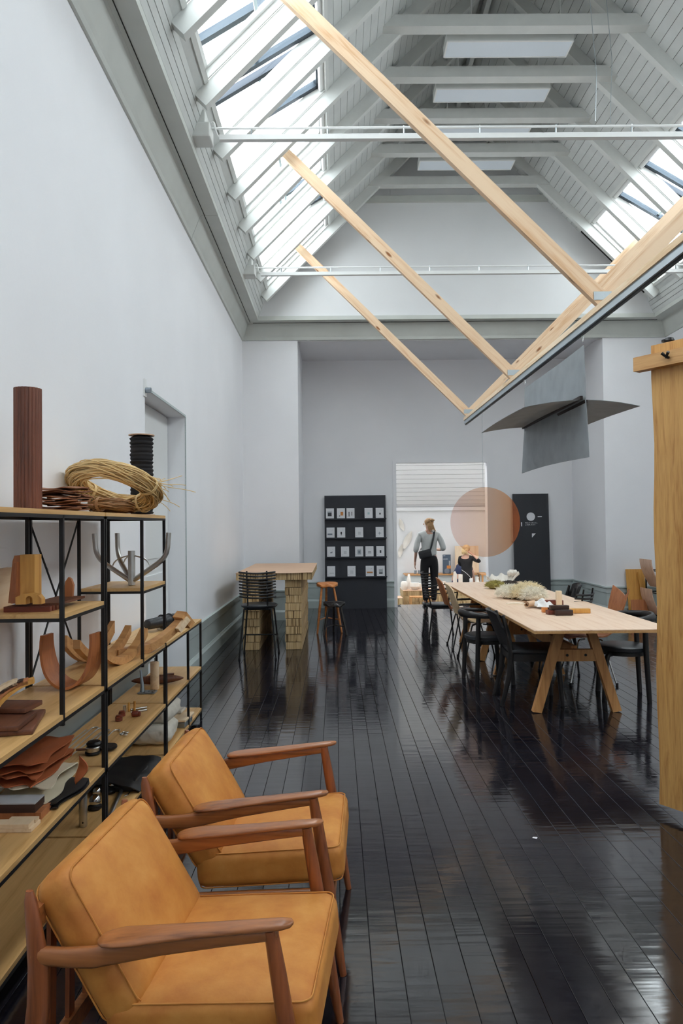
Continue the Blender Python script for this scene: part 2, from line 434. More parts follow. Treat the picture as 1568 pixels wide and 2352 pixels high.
for sg in (-1, 1):
    d = .005
    while d < SK0 - .01:
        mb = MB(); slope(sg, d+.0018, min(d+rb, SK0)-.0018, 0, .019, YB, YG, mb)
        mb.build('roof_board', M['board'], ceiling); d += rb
    mb = MB(); slope(sg, SK1, SK1+.11, 0, .019, YB, YG, mb); mb.build('roof_board', M['board'], ceiling)
    # upstand boarding between cornice and skylights
    for k in range(4):
        a0, a1 = k/4, (k+1)/4
        def U(t, o=0): return (XC + sg*(3.19 - .10*t + o), 4.895 + .27*t)
        p0, p1, p2, p3 = U(a0+.012), U(a1-.012), U(a1-.012, .03), U(a0+.012, .03)
        mb = MB(); mb.add([(p[0], y, p[1]) for y in (YB, YG) for p in (p0, p1, p2, p3)], [(3,2,1,0),(4,5,6,7),(0,1,5,4),(1,2,6,5),(2,3,7,6),(3,0,4,7)])
        mb.build('upstand_board', M['board'], ceiling)
    mb = MB(); mb.add([(XC+sg*(3.19-.1*t+o), y, 4.88+.30*t) for y in (YB, YG) for t, o in ((0,.03),(1,.03),(1,.4),(0,.4))], [(3,2,1,0),(4,5,6,7),(0,1,5,4),(1,2,6,5),(2,3,7,6),(3,0,4,7)])
    mb.build('upstand_backing', M['crack'], ceiling)
mb = MB(); mb.box(XC-.03, XC+.03, YB, YG, ZR-.2, ZR-.03); mb.build('ridge_beam', M['beam'], ceiling)
rme = {}
for sg in (-1, 1):
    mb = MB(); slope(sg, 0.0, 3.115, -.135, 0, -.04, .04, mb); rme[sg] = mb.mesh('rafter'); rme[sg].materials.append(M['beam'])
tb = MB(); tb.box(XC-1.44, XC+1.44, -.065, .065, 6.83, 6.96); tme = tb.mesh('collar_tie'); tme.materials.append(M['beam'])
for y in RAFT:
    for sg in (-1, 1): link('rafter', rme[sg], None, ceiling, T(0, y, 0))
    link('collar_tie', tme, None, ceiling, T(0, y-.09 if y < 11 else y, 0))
for k in range(1, 7):      # looped cables where the tie beams meet the left rafters
    y = RAFT[k]-.09; x0, z0 = XC-1.30, 6.96
    mb = MB(); mb.tube(bez([(x0+.02, y-.02, z0-.02), (x0-.02, y-.03, z0+.10), (x0+.10, y-.04, z0+.12), (x0+.06, y-.05, z0-.06), (x0+.01, y-.05, z0+.02), (x0+.30, y-.05, z0+.36)], 16), .006, 6); mb.build('cable_loop', M['beam'], ceiling, 60)
    mb = MB(); slope(-1, .9, 2.0, -.016, -.004, y+.16, y+.172, mb); mb.build('cable_run', M['beam'], ceiling)
# skylights, one in each bay
def sky_meshes(sg, tilt):
    cl = .385
    def box(mb, d0, d1, n0, n1, y0, y1, tl=0):
        def P(d, n, y):
            if tl:
                dd_ = d - SK0 - .03; a = math.radians(tl); d2 = SK0+.03 + dd_*math.cos(a) - (n-.06)*math.sin(a)/1.414; n = .06 + dd_*1.414*math.sin(a) + (n-.06)*math.cos(a); d = d2
            return (XC + sg*(d + n*q), y, ZR - d + n*q)
        vs = [P(d, n, y) for y in (y0, y1) for n in (n0, n1) for d in (d0, d1)]
        mb.add(vs, [(0,1,3,2),(4,6,7,5),(0,4,5,1),(2,3,7,6),(0,2,6,4),(1,5,7,3)])
    lin_ = MB(); e = .03
    box(lin_, SK0-.01, SK0+.02, -.01, .115, -cl, cl); box(lin_, SK1-.02, SK1+.012, -.012, .115, -cl, cl)
    box(lin_, SK0, SK1, .0, .115, -cl, -cl+.018); box(lin_, SK0, SK1, .0, .115, cl-.018, cl)
    tl = tilt; i0, i1, c2, t_ = SK0+.025, SK1-.025, cl-.02, (.06 if tilt else .035)
    sashes = []
    for (d0, d1, y0, y1) in ((i0, i0+.04, -c2, c2), (i1-.045, i1, -c2, c2), (i0, i1, -c2, -c2+t_), (i0, i1, c2-t_, c2)):
        mb = MB(); box(mb, d0, d1, .06, .10 if not tilt else .125, y0, y1, tl); sashes.append(mb.mesh('sash_bar'))
    gl = MB(); box(gl, i0+.03, i1-.03,   .078, .084, -c2+.03, c2-.03, tl)
    mt = MB(); box(mt, SK0+.022, SK0+.06, .02, .05, -c2, c2); box(mt, (SK0+SK1)/2-.012, (SK0+SK1)/2+.012, .09, .10, -c2+.04, c2-.04, tl)
    return lin_.mesh('window_lining'), sashes, gl.mesh('window_pane'), mt.mesh('sash_hinge')
for sg in (-1, 1):
    var = {t: sky_meshes(sg, t) for t in (0, 14)}
    dark = {4, 5, 1} if sg < 0 else {1, 2, 3}
    for k in range(len(RAFT)-1):
        yc = (RAFT[k]+RAFT[k+1])/2; isd = k in dark; a, bars, c, d_ = var[14 if isd else 0]
        for me, mt in ((a, M['beam']), (c, M['glass']), (d_, M['white'])):
            if not me.materials: me.materials.append(mt)
        wn = struct(link('window_%d' % (k+1+(16 if sg > 0 else 0)), a, None, None, T(0, yc, 0)))
        for bme in bars:
            if not bme.materials: bme.materials.append(M['alu_dark'] if isd else M['white'])
            link('sash_bar', bme, None, wn)
        link('window_pane', c, None, wn); link('sash_hinge', d_, None, wn)

# ------------------------------------------------------------------ the lower room beyond the doorway
ZL = -0.62
rm = MB(); rm.box(-1.6, 6.2, YN+.5, 19.4, ZL-.1, ZL); struct(rm.build('floor_rear_room', M['wainscot']))
rm = MB(); rm.box(OX0-1.0, OX1+1.0, YN+.42, YN+.5, ZL-.1, -.015); struct(rm.build('trim_12', M['wainscot']))
rm = MB(); rm.box(-1.6, 6.2, 19.0, 19.2, ZL-.1, 5.2); struct(rm.build('wall_rear_room_back', M['rear_white']))
rm = MB(); rm.box(-1.8, -1.6, YN+.15, 19.2, ZL-.1, 5.2); struct(rm.build('wall_rear_room_left', M['rear_white']))
rm = MB(); rm.box(6.0, 6.2, YN+.15, 19.2, ZL-.1, 5.2); struct(rm.build('wall_rear_room_right', M['rear_white']))
rm = MB(); rm.box(XL-.3, XR+.8, YN+.15, YN+.2, NZ-.1, 5.4).box(XL-.3, OX0, YN+.15, YN+.2, ZL, NZ).box(OX1, XR+.8, YN+.15, YN+.2, ZL, NZ); struct(rm.build('wall_rear_room_front', M['rear_white']))
dk = MB(); dk.bar((2.2, 19.1, 1.99+.03), (2.2, 16.3, 3.82+.03), 8.2, .04, (0,.5,1)); rc = struct(dk.build('ceiling_rear_room', M['rear_white']))
dk = MB(); dk.box(-1.8, 6.2, YN+.15, 15.2, 4.60, 4.68); struct(dk.build('rear_room_light_block', M['rear_white']))  # unseen slab added to narrow the roof opening and dim this room
for k in range(18):
    t0, t1 = k/18, (k+1)/18-.005
    p0 = Vector((2.2, 19.0-2.7*t0, 1.97+1.847*t0)); p1 = Vector((2.2, 19.0-2.7*t1, 1.97+1.847*t1))
    o = MB(); o.bar(p0, p1, 8.0, .02, (0,.5,1)); o.build('ceiling_board', M['rear_white'], rc)
rm = MB(); rm.box(-1.6, 6.2, 18.86, 19.0, 1.90, 1.99); struct(rm.build('trim_13', M['rear_white']))

# ================================================================== hung from the roof
M['track_alu'] = flat('pale_aluminium', (186, 198, 206), .4, .5)
ZT = 3.08; XT = XC - .02
VY = [10.45, 7.78, 5.17, 2.52]
tr = thing('hanging_timber_frame', 'long pine rail with metal track hung from paired slanting pine braces under the roof', 'timber frame', (XT, 0, ZT))
mb = MB(); mb.box(-.036, .036, .4, 10.62, .0, .045); mb.build('rail_board', M['pine_y'], tr)
mb = MB(); mb.box(-.024, .024, .38, 10.64, -.052, 0.0); trk = mb.build('metal_track', M['track_alu'], tr)
mb = MB(); mb.box(-.009, .009, .38, 10.645, -.066, -.052); mb.build('track_slot', M['black_metal'], trk)
Lb = 3.62
for k, y in enumerate(VY):
    for sg in (-1, 1):
        # brace drawn along local x, tilted 45 degrees, standing beside the rafter
        mb = MB(); mb.box(-.03, Lb, -.026, .026, -.055, .055)
        Mx = T(-.0 if sg < 0 else .02, y + (0 if sg < 0 else .056), .085) @ (RY(-135) if sg < 0 else RY(-45)) @ RX(0 if sg < 0 else 0)
        mb.build('brace', M['pine'], tr, None, Mx)
    mb = MB(); mb.box(-.065, .065, y-.032, y-.027, .075, .135)
    for i in range(8):
        a, c = (i % 4)*.034-.051, .09+.028*(i//4)
        mb.lathe([(.004, 0), (.004, .003)], (a, 0, 0), 6, T(0, y-.03, c) @ RX(90))
    mb.build('bracket', M['zinc'], tr)
    mb = MB(); mb.box(-.016, .016, y-.033, y-.027, .018, .06); mb.build('bracket', M['zinc'], tr)

def light_track(loc_y, label, z=5.0):
    t = thing('ceiling_track', label, 'light track', (XL+.36, loc_y, z))
    L = (XR-.36)-(XL+.36)
    mb = MB(); mb.rbox((0.0, 0, -.02), (.20, .20, .13), .012, 2); mb.build('wall_box', M['beam'], t)
    mb = MB(); mb.rbox((-.02, 0, .1), (.16, .17, .12), .012, 2); mb.build('wall_box', M['beam'], t)
    mb = MB(); mb.rbox((L, 0, -.02), (.20, .20, .13), .012, 2); mb.build('wall_box', M['beam'], t)
    mb = MB(); mb.box(.17, L-.12, -.025, .025, -.075, -.03); mb.build('track_rail', M['white'], t)
    mb = MB(); mb.tube([(.1, 0, .035), (L-.1, 0, .035)], .011, 8); mb.build('conduit', M['white'], t, 40)
    for i in range(9):
        x_ = .45 + i*(L-.9)/8
        mb = MB(); mb.tube([(x_, 0, -.03), (x_, 0, .05)], .007, 6); mb.build('clip', M['zinc'], t)
    pts = bez([(.1, -.02, .07), (.16, -.03, .12), (.10, -.04, -.08), (.22, 0, -.06)], 12)
    mb = MB(); mb.tube(pts, .008, 6); mb.build('cable', M['white'], t, 40)
    return t
t1 = light_track(6.22, 'white lighting track nearest the viewer, crossing high behind the thickest pine brace')
t2 = light_track(9.62, 'white lighting track spanning the room low across the pale gable wall')
p = t1.location
pts = [(XC+.35, 6.22, 5.08), (XC+.36, 6.2, 5.5), (XC+.33, 6.25, 6.2), (XC+.33, 6.3, ZR-.4)]
mb = MB(); mb.tube([Vector(a)-p for a in pts], .003, 5); mb.build('suspension_wire', M['zinc'], t1)
pts = [(XC+.48, 6.22, 5.06), (XC+.50, 6.2, 5.6), (XC+.47, 6.25, 6.3), (XC+.52, 6.3, ZR-.55)]
mb = MB(); mb.tube([Vector(a)-p for a in pts], .003, 5); mb.build('suspension_wire', M['zinc'], t1)

M['diffuser'] = flat('white_diffuser', (226, 234, 242), .35)
names = ['nearest and largest of the white box lamps between the white tie beams', 'second nearest white box lamp between the white tie beams',
         'third white box lamp between the tie beams, seen behind the lighting track', 'farthest and smallest white box lamp between the tie beams']
proto = None
for k, lb in enumerate(names):
    y = RAFT[4-k] + .24
    if proto is None:
        t = proto = thing('box_lamp', lb, 'ceiling lamp', (XC, y, 6.84), 0, 'white box lamps along the ridge')
        mb = MB(); mb.box(-.70, .70, -.14, .14, .012, .125); mb.build('lamp_housing', M['beam'], t)
        mb = MB()
        for a in ((-.70, .70, -.14, -.125), (-.70, .70, .125, .14), (-.70, -.685, -.14, .14), (.685, .70, -.14, .14)): mb.box(a[0], a[1], a[2], a[3], 0, .012)
        mb.build('diffuser_frame', M['white'], t)
        mb = MB(); mb.box(-.685, .685, -.125, .125, .004, .012); mb.build('diffuser', M['diffuser'], t)
        for sx in (-.5, .5):
            mb = MB(); mb.tube([(sx+.1, 0, .12), (sx+.1, 0, .92)], .008, 6); mb.build('hanger', M['white'], t)
    else:
        t = copy_tree(proto); t.location = (XC, y, 6.84); t['label'] = lb

# crossed sheets of grey metal mesh hanging from the rail
M['mesh_sheet'] = flat('grey_sheet', (150, 156, 160), .5, .35, vary=.10, vs=7, bmp=.1, bs=200)
ms = thing('hanging_sheet_sculpture', 'two thin grey sheets crossed at a dark rod, hung below the pine rail', 'sculpture', (XT, 6.45, 2.51))
def vs_(u, v):      # upright sheet: u along the rail, v from top to bottom
    y = -.90 + 1.76*u; z = .42 - .88*v; bow = .05*max(0, v-.5)*2
    return (bow*(.4 - 1.0*u) + .012*math.sin(3*u+v*2), y + .03*max(0, v-.5)*(.5-u), z + .03*math.sin(PI*u)*max(0, v-.5))
mb = MB(); mb.sheet(vs_, 12, 12, .003); mb.build('upright_sheet', M['mesh_sheet'], ms, 60)
def hs_(u, v):
    y = -.84 + 1.68*u; x_ = -.45 + .92*v
    return (x_, y + .05*abs(v-.5), .0 - .05*(abs(v-.5)*2)**2 + .02*math.sin(2.5*u))
mb = MB(); mb.sheet(hs_, 12, 12, .003); mb.build('level_sheet', M['mesh_sheet'], ms, 60)
for dz in (-.02, .012):
    mb = MB(); mb.bar((0.018 if dz < 0 else -.018, -.88, dz), (0.018 if dz < 0 else -.018, .88, dz), .02, .026); mb.build('clamp_rod', flat('bronze_rod', (46, 36, 34), .4, .6), ms)
for yy in (-.88, .84):
    mb = MB()
    for i in range(4): mb.tube([(.0+.008*math.cos(a), yy+ (0 if i % 2 else .008*math.sin(a)), .46+.03*i+.016*math.sin(a)) if i % 2 else (0, yy+.008*math.cos(a), .46+.03*i+.016*math.sin(a)) for a in [j*PI/4 for j in range(8)]], .0025, 5, True)
    mb.build('hanging_chain', M['chrome'], ms, 60)

# translucent orange disc on a wire
m, nt, b = new_mat('amber_film'); nt.nodes.remove(b)
tr_n = nt.nodes.new('ShaderNodeBsdfTransparent'); di = nt.nodes.new('ShaderNodeBsdfPrincipled'); mx = nt.nodes.new('ShaderNodeMixShader')
tc = nt.nodes.new('ShaderNodeTexCoord'); sx_ = nt.nodes.new('ShaderNodeSeparateXYZ'); nt.links.new(tc.outputs['Object'], sx_.inputs[0])
mr = nt.nodes.new('ShaderNodeMapRange'); mr.inputs[1].default_value = -.46; mr.inputs[2].default_value = .46; nt.links.new(sx_.outputs['X'], mr.inputs[0])
cc = ramp(nt, mr.outputs[0], [(0, lin((247, 238, 236))), (.55, lin((248, 236, 224))), (.85, lin((247, 228, 206))), (1, lin((246, 214, 184)))])
nt.links.new(cc, tr_n.inputs['Color'])
di.inputs['Base Color'].default_value = lin((222, 132, 84)); di.inputs['Roughness'].default_value = .3
ff = ramp(nt, mr.outputs[0], [(0, (.05,)*3+(1,)), (.6, (.085,)*3+(1,)), (.85, (.15,)*3+(1,)), (1, (.28,)*3+(1,))]); nt.links.new(ff, mx.inputs[0])
nt.links.new(tr_n.outputs[0], mx.inputs[1]); nt.links.new(di.outputs[0], mx.inputs[2]); nt.links.new(mx.outputs[0], nt.nodes['Material Output'].inputs['Surface'])
M['amber'] = m
dy = 9.45
dc = at(1114, 1199, y=dy); dt = thing('amber_disc', 'round translucent amber disc hanging on a wire in front of the doorway', 'disc', tuple(dc))
mb = MB(); mb.prism([(.462*math.cos(2*PI*i/72), .462*math.sin(2*PI*i/72)) for i in range(72)], -.0015, .0015, XZ); mb.build('disc_film', M['amber'], dt)
mb = MB(); mb.tube([(XT-dc.x, 0, .45), (XT-dc.x, 0, ZT-.05-dc.z)], .0022, 5); mb.build('wire', M['zinc'], dt)

# ================================================================== hanging elm slab at the right edge
M['elm'] = wood('elm_plank', (176, 122, 62), (212, 163, 98), 'z', .5, 2.2, .55, knots=False)
M['elm_x'] = wood('elm_bar', (186, 134, 80), (216, 168, 112), 'x', .5, 1.6, .5)
# slab plane runs from far-left (1.68, 3.8) towards the right and the viewer
sl = thing('timber_slab_stand', 'tall elm slab clamped upright by a crossbar at the right edge of the room', 'wood slab', (1.71, 3.80, 0), math.radians(-56))
mb = MB(); n = 14; pl = []
for i in range(n+1): pl.append((.0+.006*math.sin(i*1.3)+.004*(i/n), .05+2.43*i/n))
pr_ = [(.62+.006*math.sin(i*1.7), 2.48-2.43*i/n) for i in range(n+1)]
mb.prism(pl+pr_, -.025, .025, XZ); mb.build('slab', M['elm'], sl)
mb = MB(); mb.cbox((.43, -.053, 2.385), (1.0, .055, .075)); cb = mb.build('crossbar', M['elm_x'], sl)
mb = MB(); mb.tube([(.13, -.10, 2.385), (.13, -.04, 2.385)], .008, 8)
for a in (-1, 1): mb.tube([(.13, -.10, 2.385), (.13+.018*a, -.11, 2.385+.022)], [.006, .009], 6)
mb.build('wing_nut', M['black_metal'], cb, 40)
mb = MB(); mb.tube([(.07, 0, 2.49), (.07, 0, 2.50)], .022, 12); mb.lathe([(.001, .03), (.02, .03), (.026, .016), (.02, 0), (.001, 0)], (.09, 0, 2.475), 14); mb.build('dowel_end', M['black_metal'], sl, 40)
mb = MB(); mb.cbox((.80, -.06, 1.24), (.06, .055, 2.42)); mb.build('post', M['elm'], sl)
mb = MB(); mb.cbox((1.0, -.06, .03), (.5, .10, .06)); mb.build('foot', M['elm_x'], sl)

# ================================================================== long table
M['oak_y'] = wood('pale_oak_along', (222, 184, 152), (238, 208, 182), 'y', .42, 1.0, .4)
M['oak_edge'] = wood('oak_edge', (176, 126, 74), (206, 158, 104), 'y', .5, 1.0, .5)
M['oak_leg'] = wood('oak_leg', (176, 118, 66), (212, 156, 98), 'z', .5, 1.3, .5)
TX0 = at(1227, 1449, z=.74).x; TY0 = at(1227, 1449, z=.74).y; TY1 = at(1020, 1338, z=.74).y; TX1 = TX0 + 1.05
tb_ = thing('trestle_table', 'very long pale oak trestle table with slanted wooden legs', 'table', ((TX0+TX1)/2, (TY0+TY1)/2, 0))
hx, hy = (TX1-TX0)/2, (TY1-TY0)/2
mb = MB(); mb.box(-hx, hx, -hy, hy, .736, .742); mb.build('tabletop_surface', M['oak_y'], tb_)
mb = MB(); mb.box(-hx+.001, hx-.001, -hy+.001, hy-.001, .716, .736); mb.build('tabletop', M['oak_edge'], tb_)
for yy in (-hy+.52, -hy+1.95, hy-1.72, hy-.5):
    for sg in (-1, 1):
        mb = MB(); mb.bar((sg*.325-.05, yy, 0), (sg*.11-.05, yy, .716), .055, .075, (sg, 0, .3), .055, .075)
        mb.v = [(a, b_, max(0, min(c, .716))) for a, b_, c in mb.v]; mb.build('leg', M['oak_leg'], tb_)
    mb = MB(); mb.box(-.05-.20, -.05+.20, yy-.022, yy+.022, .415, .51); cbar = mb.build('cross_rail', M['oak_leg'], tb_)
    for sx in (-.075, .075):
        mb = MB(); mb.tube([(-.05+sx, yy-.026, .465), (-.05+sx, yy-.02, .465)], .011, 10); mb.build('bolt', M['black_metal'], cbar)
for a, c in ((-hy+.52, -hy+1.95), (hy-1.72, hy-.5)):
    mb = MB(); mb.box(-.05-.022, -.05+.022, a+.03, c-.03, .43, .53); mb.build('stretcher', M['oak_leg'], tb_)
    mb = MB(); mb.box(-.05-.3, -.05+.3, a-.03, a+.03, .685, .716); mb.build('bearer', M['oak_leg'], tb_)
    mb = MB(); mb.box(-.05-.3, -.05+.3, c-.03, c+.03, .685, .716); mb.build('bearer', M['oak_leg'], tb_)

# ================================================================== chairs (local frame: seat faces +x, origin on the floor under the seat)
M['black_wood'] = flat('black_stained_wood', (30, 27, 28), .38, vary=.15, vs=9)
M['black_leather'] = flat('black_leather', (38, 40, 44), .38, bmp=.15, bs=160)
M['teak'] = wood('teak', (88, 42, 20), (172, 106, 58), 'x', .36, 1.4, .75, coat=.4)
M['teak_z'] = wood('teak_upright', (84, 40, 20), (156, 86, 46), 'z', .36, 1.4, .75, coat=.4)
M['birch'] = wood('birch_ply', (214, 180, 136), (236, 208, 168), 'y', .45, 1.0, .35)
M['cherry'] = wood('cherry_ply', (158, 92, 56), (192, 124, 80), 'z', .42, 1.0, .5)
M['copper_stool'] = wood('orange_beech', (176, 100, 48), (214, 138, 76), 'y', .4, 1.0, .5)

def slat_chair(label, loc, rz, seat_z=.46, bar=False, arms=False, group=None, nsl=9, bw_=.42):
    t = thing('slat_back_chair', label, 'chair', loc, rz, group)
    mb = MB(); pts = [(.21*math.cos(a)*(1.0 if bar else 1), .21*math.sin(a), 0) for a in [2*PI*i/28 for i in range(28)]]
    mb.lathe([(.02, seat_z-.045), (.19, seat_z-.045), (.212, seat_z-.03), (.215, seat_z-.012), (.20, seat_z), (.02, seat_z+.004)], (0,0,0), 32); mb.build('seat', M['black_leather'], t, 50)
    fx, rx_ = (.19, -.19); sp = .03 if bar else .02
    top = seat_z-.05
    for sy in (-1, 1):
        mb = MB(); mb.tube([(fx-.03, sy*.16, top), (fx+sp, sy*(.19+.02), .02)], .010, 8); mb.lathe([(.014, 0), (.014, .02)], (fx+sp, sy*.21, 0), 8); mb.build('leg', M['black_metal'], t, 50)
        mb = MB(); mb.tube([(rx_+.03, sy*.16, top), (rx_-sp-.01, sy*(.19+.02), .02)], .010, 8); mb.lathe([(.014, 0), (.014, .02)], (rx_-sp-.01, sy*.21, 0), 8); mb.build('leg', M['black_metal'], t, 50)
    mb = MB(); mb.tube([(fx-.03, -.16, top), (fx-.03, .16, top), (rx_+.03, .16, top), (rx_+.03, -.16, top)], .009, 8, True); mb.build('seat_frame', M['black_metal'], t, 50)
    if bar:
        h = .22
        mb = MB(); mb.tube([(fx+.02, -.2, h), (fx+.02, .2, h)], .008, 8); mb.build('footrest', M['black_metal'], t, 50)
        for sy in (-1, 1):
            mb = MB(); mb.tube([(fx+.02, sy*.2, h), (rx_-.03, sy*.2, h-.06)], .007, 8); mb.build('footrest', M['black_metal'], t, 50)
    for sy in (-1, 1):
        mb = MB(); mb.tube([(-.16, sy*.115, seat_z-.05), (-.195, sy*.115, seat_z+.1), (-.245, sy*.115, seat_z+.40)], .009, 8); mb.build('back_post', M['black_metal'], t, 50)
    dz = .036
    for i in range(nsl):
        z = seat_z+.085+i*dz; x_ = -.185-.065*(i/nsl)
        def sfn(u): 
            yy = (u-.5)*bw_; return (x_ - .03 + .07*(abs(u-.5)*2)**2, yy, z + .012*(abs(u-.5)*2)**2)
        mb = MB(); mb.tube([sfn(j/10) for j in range(11)], .0115, 6); mb.build('slat', M['black_wood'], t, 50)
    if arms:
        for sy in (-1, 1):
            mb = MB(); mb.tube(fillet([(-.2, sy*.2, seat_z+.2), (.12, sy*.24, seat_z+.235), (.17, sy*.23, seat_z+.21), (.15, sy*.19, seat_z-.04)], .03), .009, 8); mb.build('armrest', M['black_metal'], t, 50)
            mb = MB(); mb.tube([(-.2, sy*.2, seat_z+.15), (.16, sy*.235, seat_z+.165)], .007, 8); mb.build('arm_rail', M['black_metal'], t, 50)
    return t

def round_arm_chair(label, loc, rz, hz=.66):
    t = thing('round_arm_chair', label, 'chair', loc, rz, 'black chairs with round seats and hoop backs')
    mb = MB(); mb.lathe([(.02, .415), (.20, .415), (.215, .425), (.215, .452), (.205, .46), (.02, .456)], (0,0,0), 36); mb.build('seat', M['black_leather'], t, 50)
    mb = MB(); mb.lathe([(.18, .385), (.20, .385), (.20, .415), (.18, .415)], (0,0,0), 32); mb.build('seat_ring', M['black_wood'], t, 50)
    for sx, sy in ((1,1),(1,-1)):
        mb = MB(); mb.tube(fillet([(sx*.12, sy*.14, .395), (sx*.155, sy*.175, .39), (sx*.17, sy*.185, .30), (sx*.19, sy*.19, 0)], .04), .022, 10); mb.build('leg', M['black_wood'], t, 50)
    for sy in (1, -1):
        mb = MB(); mb.tube([(-.175, sy*.20, 0), (-.165, sy*.195, .22), (-.155, sy*.19, .45), (-.15, sy*.195, hz-.015)], [.020, .022, .023, .022], 10); mb.build('leg', M['black_wood'], t, 50)
    def hoop(u, v):
        a = math.radians(60 + 240*u); r = .265; hgt = .022 + .045*math.sin(PI*u)**2
        zc = .70 + .03*math.sin(PI*u); k = 2*PI*v
        return None
    pts = []; n = 26; mb = MB(); vs = []; fs = []; m_ = 8
    for i in range(n+1):
        u = i/n; a = math.radians(62+236*u); hgt = .016+.022*math.sin(PI*u)**2; wd = .024+.008*abs(math.cos(PI*u))
        c = Vector((.27*math.cos(a)*.92, .275*math.sin(a), hz+.012*math.sin(PI*u))); rd = Vector((math.cos(a), math.sin(a), 0))
        for k in range(m_):
            b_ = 2*PI*k/m_+PI/8; vs.append(c+rd*(wd*math.cos(b_))+Vector((0,0,hgt*math.sin(b_))))
    for i in range(n):
        for k in range(m_): fs.append((i*m_+k, i*m_+(k+1) % m_, (i+1)*m_+(k+1) % m_, (i+1)*m_+k))
    fs += [tuple(range(m_)), tuple(n*m_+k for k in range(m_))]
    mb.add(vs, fs); mb.build('hoop_back', M['black_wood'], t, 50)
    return t

def wood_dining_chair(label, loc, rz):
    t = thing('dining_chair', label, 'chair', loc, rz)
    mb = MB(); mb.rbox((.02, 0, .455), (.44, .42, .04), .015, 3); mb.build('seat', M['black_leather'], t, 40)
    mb = MB(); mb.box(-.2, .22, -.2, -.175, .375, .435).box(-.2, .22, .175, .2, .375, .435).box(.195, .22, -.2, .2, .375, .435).box(-.2, -.175, -.2, .2, .375, .435); mb.build('seat_frame', M['black_wood'], t)
    for sy in (-1, 1):
        mb = MB(); mb.tube([(.20, sy*.185, .43), (.235, sy*.195, 0)], [.026, .018], 8); mb.build('leg', M['black_wood'], t, 50)
        mb = MB(); mb.tube([(-.27, sy*.195, 0), (-.205, sy*.187, .25), (-.185, sy*.185, .45), (-.215, sy*.18, .62), (-.25, sy*.175, .76)], [.018, .024, .027, .023, .015], 8); mb.build('leg', M['black_wood'], t, 50)
    def bk(u, v): 
        y = (u-.5)*.40; return (-.185-.115*v - .055*(1-(2*u-1)**2), y, .505+.29*v - (.02*(2*u-1)**4 if v > .5 else 0))
    mb = MB(); mb.sheet(bk, 10, 6, .02); mb.build('backrest', M['black_wood'], t, 50)
    return t

def ply_chair(label, loc, rz, wm, metal, notch=False, wide=.46, seat_z=.45, legs4=None, back_h=.33):
    t = thing('plywood_chair', label, 'chair', loc, rz)
    def st(u, v):
        w_ = wide*(1-.06*abs(2*v-1)**2); return (-.2+.42*v, (u-.5)*w_, seat_z + .012*(2*u-1)**2 - .02*max(0, v-.8)*5*max(0, v-.8)*5 + (.05*max(0, .2-v)/.2))
    mb = MB(); mb.sheet(st, 8, 12, .012); mb.build('seat', wm, t, 50)
    def bk(u, v):
        half = wide*.5*(.62 + .38*math.sin(min(1, v*1.35)*PI/2)); top = 0
        if notch: top = -.085*(1-abs(2*u-1))*v
        else: top = -.05*abs(2*u-1)**3*v
        return (-.235-.10*v - .04*(1-(2*u-1)**2), (u-.5)*2*half, seat_z+.09+back_h*v+top)
    mb = MB(); mb.sheet(bk, 12, 10, .011); mb.build('backrest', wm, t, 50)
    def sp(u, v): return (-.19-.075*u, (v-.5)*.16, seat_z+.01+.14*u)
    mb = MB(); mb.sheet(sp, 4, 2, .011); mb.build('neck', wm, t, 50)
    for sx, sy in ((1,1),(1,-1),(-1,1),(-1,-1)):
        mb = MB(); mb.tube(fillet([(sx*.03, sy*.05, seat_z-.035), (sx*.11, sy*.14, seat_z-.03), (sx*.21, sy*.22, .02)], .03), .0085, 8)
        lg = mb.build('leg', metal, t, 50)
        mb = MB(); mb.lathe([(.013, 0), (.013, .03)], (sx*.214, sy*.223, 0), 8); mb.build('foot', M['black_metal'], lg)
    return t

# left side of the table, from the doorway towards the viewer
slat_chair('black slat-backed armchair at the far left end of the table, below the standing woman', (1.42, 9.75, 0), math.radians(5), .46, arms=True, group='black slat-backed chairs', nsl=10)
ply_chair('reddish-brown plywood chair behind the pale birch chair, pushed under the table', (1.62, 8.95, 0), 0, M['cherry'], M['black_metal'])
c3 = ply_chair('pale birch plywood chair on thin black legs at the left of the table', (1.60, 8.05, 0), 0, M['birch'], M['black_metal'])
for sy in (-1, 1):
    mb = MB(); mb.tube(fillet([(-.27, sy*.12, .64), (-.24, sy*.26, .66), (.14, sy*.27, .665), (.17, sy*.25, .62), (.18, sy*.2, .44)], .06), .012, 8); mb.build('armrest', M['black_metal'], c3, 50)
round_arm_chair('black hoop-backed chair with round seat at the left of the table', (1.46, 7.0, 0), math.radians(8))
wood_dining_chair('black wooden dining chair nearest the viewer at the left of the table', (1.66, 6.22, 0), math.radians(-3))
# right side
round_arm_chair('black hoop-backed chair with round seat at the right of the table beside the elm slab', (2.52, 6.32, 0), math.radians(168), .70)
ply_chair('cherry plywood chair with notched swallow-tail back and chrome legs', (2.42, 6.95, 0), math.radians(176), M['cherry'], M['chrome'], notch=True, back_h=.37)
slat_chair('black slat-backed chair at the right of the table beside the notched chair', (2.40, 7.5, 0), math.radians(138), .46, group='black slat-backed chairs', nsl=8)
t = wood_dining_chair('black solid-backed armchair at the right of the table, nearest the black sign', (2.62, 8.75, 0), math.radians(172))
for sy in (-1, 1):
    mb = MB(); mb.bar((-.2, sy*.225, .63), (.2, sy*.23, .63), .035, .02); mb.build('armrest', M['black_wood'], t)
    mb = MB(); mb.bar((.18, sy*.225, .40), (.18, sy*.23, .62), .025, .025); mb.build('arm_post', M['black_wood'], t)

